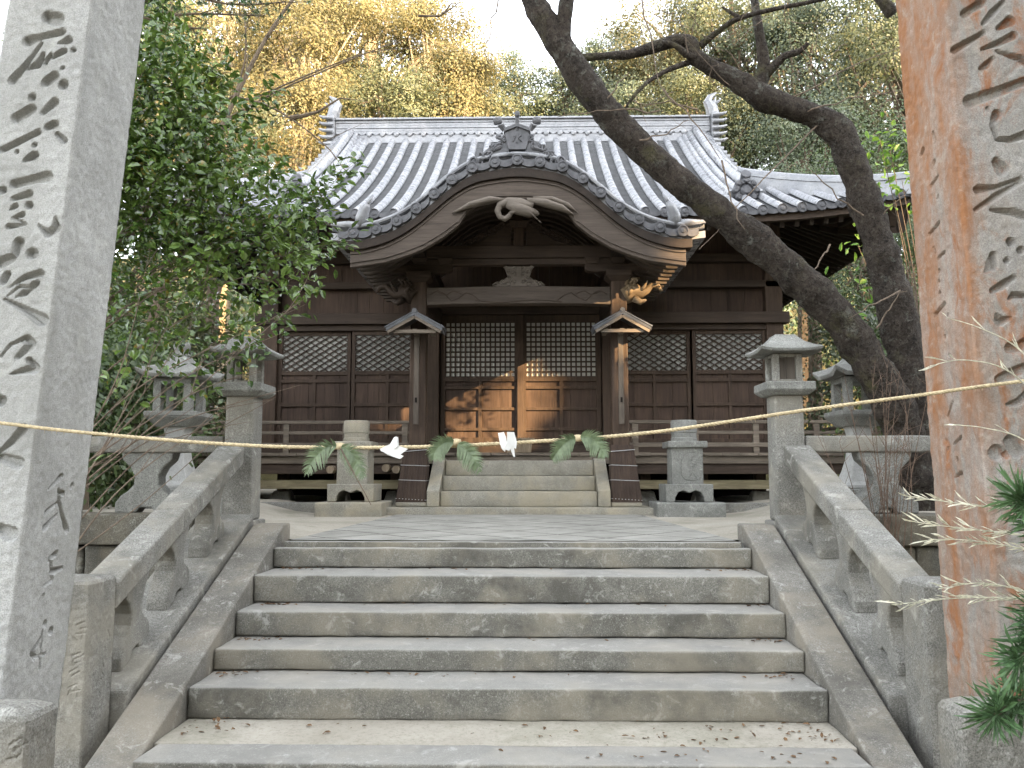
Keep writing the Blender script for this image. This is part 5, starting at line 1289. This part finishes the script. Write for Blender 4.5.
for pts in ([(1080,540),(1024,512),(970,505),(912,497)], [(1080,545),(1024,535),(960,528),(915,522)], [(1080,600),(1024,598),(960,598),(900,604)], [(1080,560),(1020,548),(965,540),(930,540)], [(1060,420),(1010,372),(965,360),(930,366)], [(1060,400),(1020,350),(980,328),(948,318)], [(1070,480),(1024,440),(985,428),(955,425)], [(1080,610),(1020,590),(980,583),(945,588)]):
    P = resample([at(x, y, 2.45-.02*i) for i, (x, y) in enumerate(pts)], .02); tw.tube(P, np.linspace(.003, .001, len(P)), 5)
    lo_ = pts[0][1] > 500
    for i in range(len(P)//3, len(P)):
        for k in range(3 if lo_ else 1):
            if random.random() < (.75 if lo_ else .3):
                C_.append(tuple(P[i])); D_.append(tuple((P[i]-P[i-1]).normalized()+Vector((random.uniform(-.3,.3), random.uniform(-.5,.3), random.uniform(-.4,.6)))))
tw.build('stems', M['dryleaf'], t); n_ = len(C_); leaves('dry_leaves', np.array(C_), np.array(D_), rnd_dirs(n_), rng.uniform(.025, .07, n_), rng.uniform(.0015, .005, n_), M['dryleaf'], t)

# --- trees and bushes behind
def tree(name, base, h, crown, n_cl, per, lsize, mat, label, cat='tree', group='trees on the slope behind the shrine', bark_m='trunk', seed=0, cl=.75, lean=(0,0), flat=.8):
    random.seed(seed); g = np.random.default_rng(seed); base = Vector(base)
    t = thing(name, base, label, cat, group); tw = MB(); cx_, cz_ = crown
    top_ = base+Vector((lean[0], lean[1], h)); P = resample([base, base.lerp(top_, .4)+Vector((random.uniform(-.2,.2), 0, 0)), top_-Vector((0,0,cz_*.6))], .4)
    r0 = .02*h+.03; tw.tube(P, np.linspace(r0, r0*.35, len(P)), 8)
    cc = top_-Vector((0,0,cz_)); C_, Sz = [], []
    for k in range(n_cl):
        d = Vector((random.gauss(0,1), random.gauss(0,1), random.gauss(0,1))).normalized(); rr = random.uniform(.35, 1)**.5
        c_ = cc+Vector((d.x*cx_*rr, d.y*cx_*rr, d.z*cz_*rr)); C_.append(c_); Sz.append(cl*random.uniform(.55, 1.25))
        i = min(len(P)-1, int(len(P)*random.uniform(.45, 1))); m_ = P[i].lerp(c_, .5)+Vector((0,0,.15)); tw.tube([P[i], m_, c_], [r0*.28, r0*.16, r0*.05], 5)
    tw.build('trunk', M[bark_m], t)
    Cn = np.array([tuple(c_) for c_ in C_]); Sz = np.array(Sz); k = np.repeat(np.arange(n_cl), per)
    off = g.normal(size=(len(k), 3)); off[:, 2] *= flat; pos = Cn[k]+off*Sz[k][:, None]*.5
    D_ = g.normal(size=(len(k), 3)); D_[:, 2] -= .3; on = off/np.maximum(.2, np.linalg.norm(off, axis=1))[:, None]; Nn = g.normal(size=(len(k), 3))*.16+on*1.0+np.array([.05,-.15,.35])
    D_ = D_-Nn*(np.sum(D_*Nn, 1)/np.maximum(1e-6, np.sum(Nn*Nn, 1)))[:, None]*.85
    ls = lsize*g.uniform(.6, 1.3, len(k)); leaves('crown', pos, D_, Nn, ls, ls*.55, M[mat], t, simple=True)
    return t
def up_to(px, py, Y, cz_):       # base on the hill below a crown whose top shows at that pixel
    p = at(px, py, Y); z0 = hillz(p.x, Y) if (Y > 19.5 or abs(p.x) > 9.5) else .1; return (p.x, Y, z0-.1), p.z-z0
specs = [
 # px, top py, Y, crown rx, rz, clumps, per, leaf, mat, label
 (165,-30,22,2.2,3.2,70,110,.13,'gold','yellow-leaved tree behind the camellia top, farthest left of the golden trees'),
 (235,-50,25,2.6,3.6,80,120,.14,'gold','tall yellow-leaved tree between the camellia and the roof'),
 (305,-40,23,2.2,3.4,75,120,.13,'gold','yellow-leaved tree with pale trunk above the left roof end'),
 (370,-60,27,2.8,3.8,80,120,.15,'gold','broad sunlit yellow tree above the left part of the ridge'),
 (432,-10,25,1.9,2.8,64,120,.14,'gold','small sunlit yellow tree just left of the open sky'),
 (465,48,28,1.8,2.0,44,110,.14,'olive','low dull green tree under the open sky, left of the crest'),
 (520,64,31,2.3,1.9,50,110,.15,'greygreen','low grey-green tree under the open sky behind the crest'),
 (575,42,30,2.2,2.4,54,110,.15,'greygreen','grey-green tree behind the top of the leaning trunk'),
 (618,30,31,2.3,3.2,70,120,.15,'olive','olive tree just right of the open sky'),
 (668,-20,29,2.4,3.8,80,120,.15,'gold','sunlit yellow-green tree above the right part of the ridge'),
 (730,-40,27,2.6,3.8,80,120,.14,'olive','tall olive tree behind the bent limb of the leaning tree'),
 (790,-20,25,2.4,3.6,80,120,.14,'greygreen','grey-green tree above the right roof end'),
 (850,-40,24,2.4,3.6,80,120,.14,'greygreen','tall grey-green tree right of the second trunk'),
 (905,-30,21,2.2,3.4,70,110,.13,'olive','olive tree half hidden by the rusty pillar'),
 (700,75,24,1.6,1.8,44,100,.12,'olive','low olive tree showing just above the ridge on the right'),
 (620,92,26,1.7,1.4,40,100,.12,'greygreen','low bushy tree behind the ridge by the leaning trunk'),
 (800,105,19.5,1.6,2.2,54,110,.11,'greygreen','bushy tree behind the right hip of the roof'),
 (870,120,17,1.5,2.6,54,110,.10,'bushgreen','leafy green tree right of the hall behind the second trunk'),
 (300,70,20,1.3,2.0,40,100,.11,'gold','slender yellow tree close behind the left roof end'),
 (215,60,18,1.5,2.6,46,100,.11,'olive','dull green tree between the camellia and the left eave'),
 (390,60,23,1.7,1.8,44,100,.12,'olive','low olive tree behind the left part of the ridge'),
 (40,60,14,2.2,2.6,60,110,.12,'olive','olive tree far left behind the pale pillar and camellia'),
 (110,-40,19,2.0,3.0,60,110,.12,'bushgreen','dark green tree behind the pale pillar'),
 (440,40,33,2.0,2.6,50,110,.16,'gold','distant yellow tree at the left edge of the open sky'),
]
for i, (px_, py_, Y, rx, rzz, ncl, per, lf, mt, lab) in enumerate(specs):
    b_, h_ = up_to(px_, py_, Y, rzz)
    tree({'gold': 'yellow_tree', 'olive': 'olive_tree', 'greygreen': 'evergreen_tree', 'bushgreen': 'broadleaf_tree'}[mt], b_, h_, (rx, rzz), int(ncl*.62), int(per*7.5), lf*.66, mt, lab, seed=100+i, bark_m='palebark' if mt == 'gold' else 'trunk', cl=1.15, flat=.5)
bush = [(-5.2,9.6,2.2,1.3,'bushgreen','rounded green bush left of the hall behind the stone lantern'), (-6.4,11.2,3.6,1.6,'bushgreen','tall leafy bush at the far left beside the hall'), (-6.7,12.6,5.6,1.7,'bushgreen','tallest dark bush at the far left, well behind the stone lantern'), (-4.9,7.6,1.3,.8,'bushgreen','low bush behind the left terrace balustrade'), (-7.4,8.8,3.0,1.6,'olive','olive bush at the far left edge of the terrace'),
        (5.9,11.0,2.4,1.3,'bushgreen','dark bush beside the right wall of the hall'), (5.3,9.2,1.7,1.0,'bushgreen','low dark bush right of the tall stone lantern'), (6.9,12.6,3.4,1.6,'bushgreen','tall bush right of the hall under the eave'), (7.0,9.6,2.6,1.4,'bushgreen','dark bush behind the rusty pillar'), (6.2,14.6,3.2,1.4,'greygreen','grey-green bush behind the right corner of the hall'), (-6.3,14.5,3.6,1.5,'olive','olive bush behind the left corner of the hall')]
for i, (x, y, h_, r_, mt, lab) in enumerate(bush):
    z0 = max(terr(x, y), hillz(x, y)) if abs(x) > 9 else terr(x, y)
    tree('green_bush', (x, y, z0-.05), h_, (r_, h_*.52), 56, 230, .085, mt, lab, 'bush', 'bushes beside the hall', seed=300+i, cl=.7)
# bright young leaves by the second trunk
b_ = at(905, 440, 8.9); b_.z = .2
t = thing('young_sapling', b_, 'bright green leafy sapling beside the second trunk', 'sapling'); tw = MB(); random.seed(8); C_ = []
for (x, y) in ((880,140),(893,165),(872,190),(895,200),(868,330-100),(862,255),(868,285),(874,310),(890,150),(902,180),(858,245)):
    e = at(x, y, 8.6); P = resample([b_, b_.lerp(e, .5)+Vector((.25,.1,.1)), e], .15); tw.tube(P, np.linspace(.01, .003, len(P)), 5)
    for k in range(16 if y < 220 else 9): C_.append(tuple(e+Vector((random.gauss(0,.10), random.gauss(0,.08), random.gauss(0,.10)))))
tw.build('stems', M['twig'], t); n_ = len(C_); leaves('foliage', np.array(C_), rnd_dirs(n_), rnd_dirs(n_)*.6+np.array([0,-.4,.8]), rng.uniform(.07,.12,n_), rng.uniform(.04,.06,n_), M['bright'], t)
# bare-branched tree behind the camellia: brown limbs crossing the golden leaves
b_ = Vector((-5.4, 9.0, .2)); t = thing('bare_tree', b_, 'thin bare-branched tree reaching from behind the camellia over the roof end', 'tree'); tw = MB(); random.seed(15)
for pts, r0 in (([(150,330),(175,240),(225,120),(265,40),(300,-10)], .05), ([(175,240),(215,110),(250,100),(290,118),(330,150),(345,170)], .022), ([(225,120),(280,90),(350,60),(400,40)], .014), ([(250,100),(320,70),(370,52),(420,48)], .012), ([(225,120),(245,60),(243,0)], .016), ([(290,118),(318,112),(340,98)], .03), ([(418,16),(440,16),(462,0)], .014), ([(210,140),(180,60),(170,0)], .02)):
    P = resample([at(x, y, 9.0) for x, y in pts], .15); tw.tube(P, np.linspace(r0, r0*.3, len(P)), 6)
    for j in range(3, len(P), 3): tw.tube([P[j], P[j]+Vector((random.uniform(-.2,.5), random.uniform(-.2,.2), random.uniform(-.1,.4)))], [r0*.25, r0*.08], 4)
tw.build('trunk', M['trunk'], t)

b_ = Vector((-3.9, 7.4, .1)); t = thing('pine_tree', b_, 'dark pine behind the pale pillar with one needled bough over the camellia', 'tree'); tw = MB(); random.seed(41); C_, D_ = [], []
P = resample([b_, b_+Vector((-.15,.1,2.4)), b_+Vector((.05,0,5.2)), b_+Vector((.0,.1,6.6))], .2); tw.tube(P, np.linspace(.11, .05, len(P)), 8)
for pts in ([(60,40),(130,22),(190,14),(262,16)], [(60,20),(140,2),(200,-6),(250,-4)], [(60,60),(110,48),(160,30),(200,28)], [(60,10),(150,-10),(230,4),(285,2)]):
    Q = resample([at(x, y, 7.2) for x, y in pts], .08); tw.tube(Q, np.linspace(.022, .006, len(Q)), 6)
    for i in range(len(Q)//4, len(Q)):
        for q in range(3):
            e = Q[i]+Vector((random.gauss(0,.10), random.gauss(0,.12), random.gauss(.02,.08))); tw.tube([Q[i], e], [.005,.003], 4)
            for k in range(26): C_.append(tuple(e)); D_.append((random.gauss(.1,1), random.gauss(0,1), random.gauss(.3,1)))
tw.build('trunk', M['trunk'], t); n_ = len(C_); leaves('needles', np.array(C_), np.array(D_), rnd_dirs(n_), rng.uniform(.06,.11,n_), np.full(n_, .004), M['needle'], t, simple=True)
# --- undergrowth on the slope, one uncountable mass
n_ = 52000; X_ = rng.uniform(-24, 24, n_); Y_ = rng.uniform(8, 44, n_); keep = (Y_ > 20.3) | (np.abs(X_) > 9.0); X_, Y_ = X_[keep], Y_[keep]
Z_ = np.array([hillz(a, b) for a, b in zip(X_, Y_)])+rng.uniform(0, 1.5, len(X_))**1.5*.9
n_ = len(X_); tag(leaves('undergrowth', np.stack([X_, Y_, Z_], 1), rnd_dirs(n_), rnd_dirs(n_)*.7+np.array([0,-.3,.8]), rng.uniform(.12,.3,n_), rng.uniform(.07,.16,n_), M['bushgreen'], simple=True), 'dense leafy undergrowth on the wooded slope', 'undergrowth', kind='stuff')
# --- fallen leaves on the stairs and the ground
C_ = []
random.seed(77)
def lay(x, y, z): C_.append((x, y, z+.006))
for k in range(1500):
    lay(random.uniform(-2.6, 2.6), random.uniform(3.3, 4.04), -.955)
for y0, y1, z in ((4.42, 4.73, -.79), (4.98, 5.11, -.62), (5.36, 5.46, -.488), (5.70, 5.80, -.325), (6.1, 6.23, -.135)):
    for k in range(70 if z < -.7 else 45):
        x = random.choice((-1, 1))*(1.70-abs(random.gauss(0, .12))) if random.random() < .75 else random.uniform(-1.7, 1.7)
        lay(x, random.uniform(y0, y1), z)
for k in range(60): lay(random.gauss(1.0, .45), random.uniform(4.1, 4.7), -.79)
C_ = np.array([q for q in C_ if abs(q[0]) < 1.73 or q[1] < 4.04]); n_ = len(C_); D_ = rnd_dirs(n_); D_[:, 2] *= .15
ls = rng.uniform(.01, .045, n_)**1.0; tag(leaves('fallen_leaves', C_, D_, rnd_dirs(n_)*.3+np.array([0,0,1]), ls, ls*.5, M['litter']), 'small brown fallen leaves scattered on the stairs', 'fallen leaves', kind='stuff')

# --- unseen wood added behind the viewer to keep the low sun off the court
SH_AX = [((1.92,10.3,2.6), .82, .72), ((3.55,11.1,4.27), .30, .08)]  # gaps cut through the added leaves to place the sun patches
n_ = 100000
u_ = rng.uniform(-34, 14.5, n_); v_ = rng.uniform(0, 1, n_); w_ = rng.uniform(-3.5, 3.5, n_)
hor = Vector((math.cos(SUN_AZ), math.sin(SUN_AZ), 0)); toS = Vector((math.sin(SUN_AZ), -math.cos(SUN_AZ), 0)); O_ = Vector((0, 10, 0))+toS*30
topz = np.array([18.8+2.0*noise.noise(Vector((a*.16, 3, 0)))+1.2*noise.noise(Vector((a*.6, 7, 0))) for a in u_])
pz = -.9+(topz+.9)*v_; C_ = np.array(O_)[None]+u_[:, None]*np.array(hor)[None]+w_[:, None]*np.array(toS)[None]; C_[:, 2] = pz
keep = np.ones(n_, bool); Sv = np.array(S); H_ = np.array(hor); U_ = np.cross(H_, -Sv); U_ = U_ if U_[2] > 0 else -U_
for p, ru, rv in SH_AX:
    d = C_-np.array(p); a = d @ H_; b = d @ U_; keep &= (((a/(ru+.16))**2+(b/(rv+.16))**2) > 1) | (rng.random(n_) < .05)
C_ = C_[keep]; n_ = len(C_); ls = rng.uniform(.4, .85, n_)
tag(leaves('shade_wood', C_, rnd_dirs(n_), rnd_dirs(n_), ls, ls*.7, M['bushgreen'], simple=True), 'unseen leafy wood added behind the viewer to block the low sun', 'wood', kind='stuff')
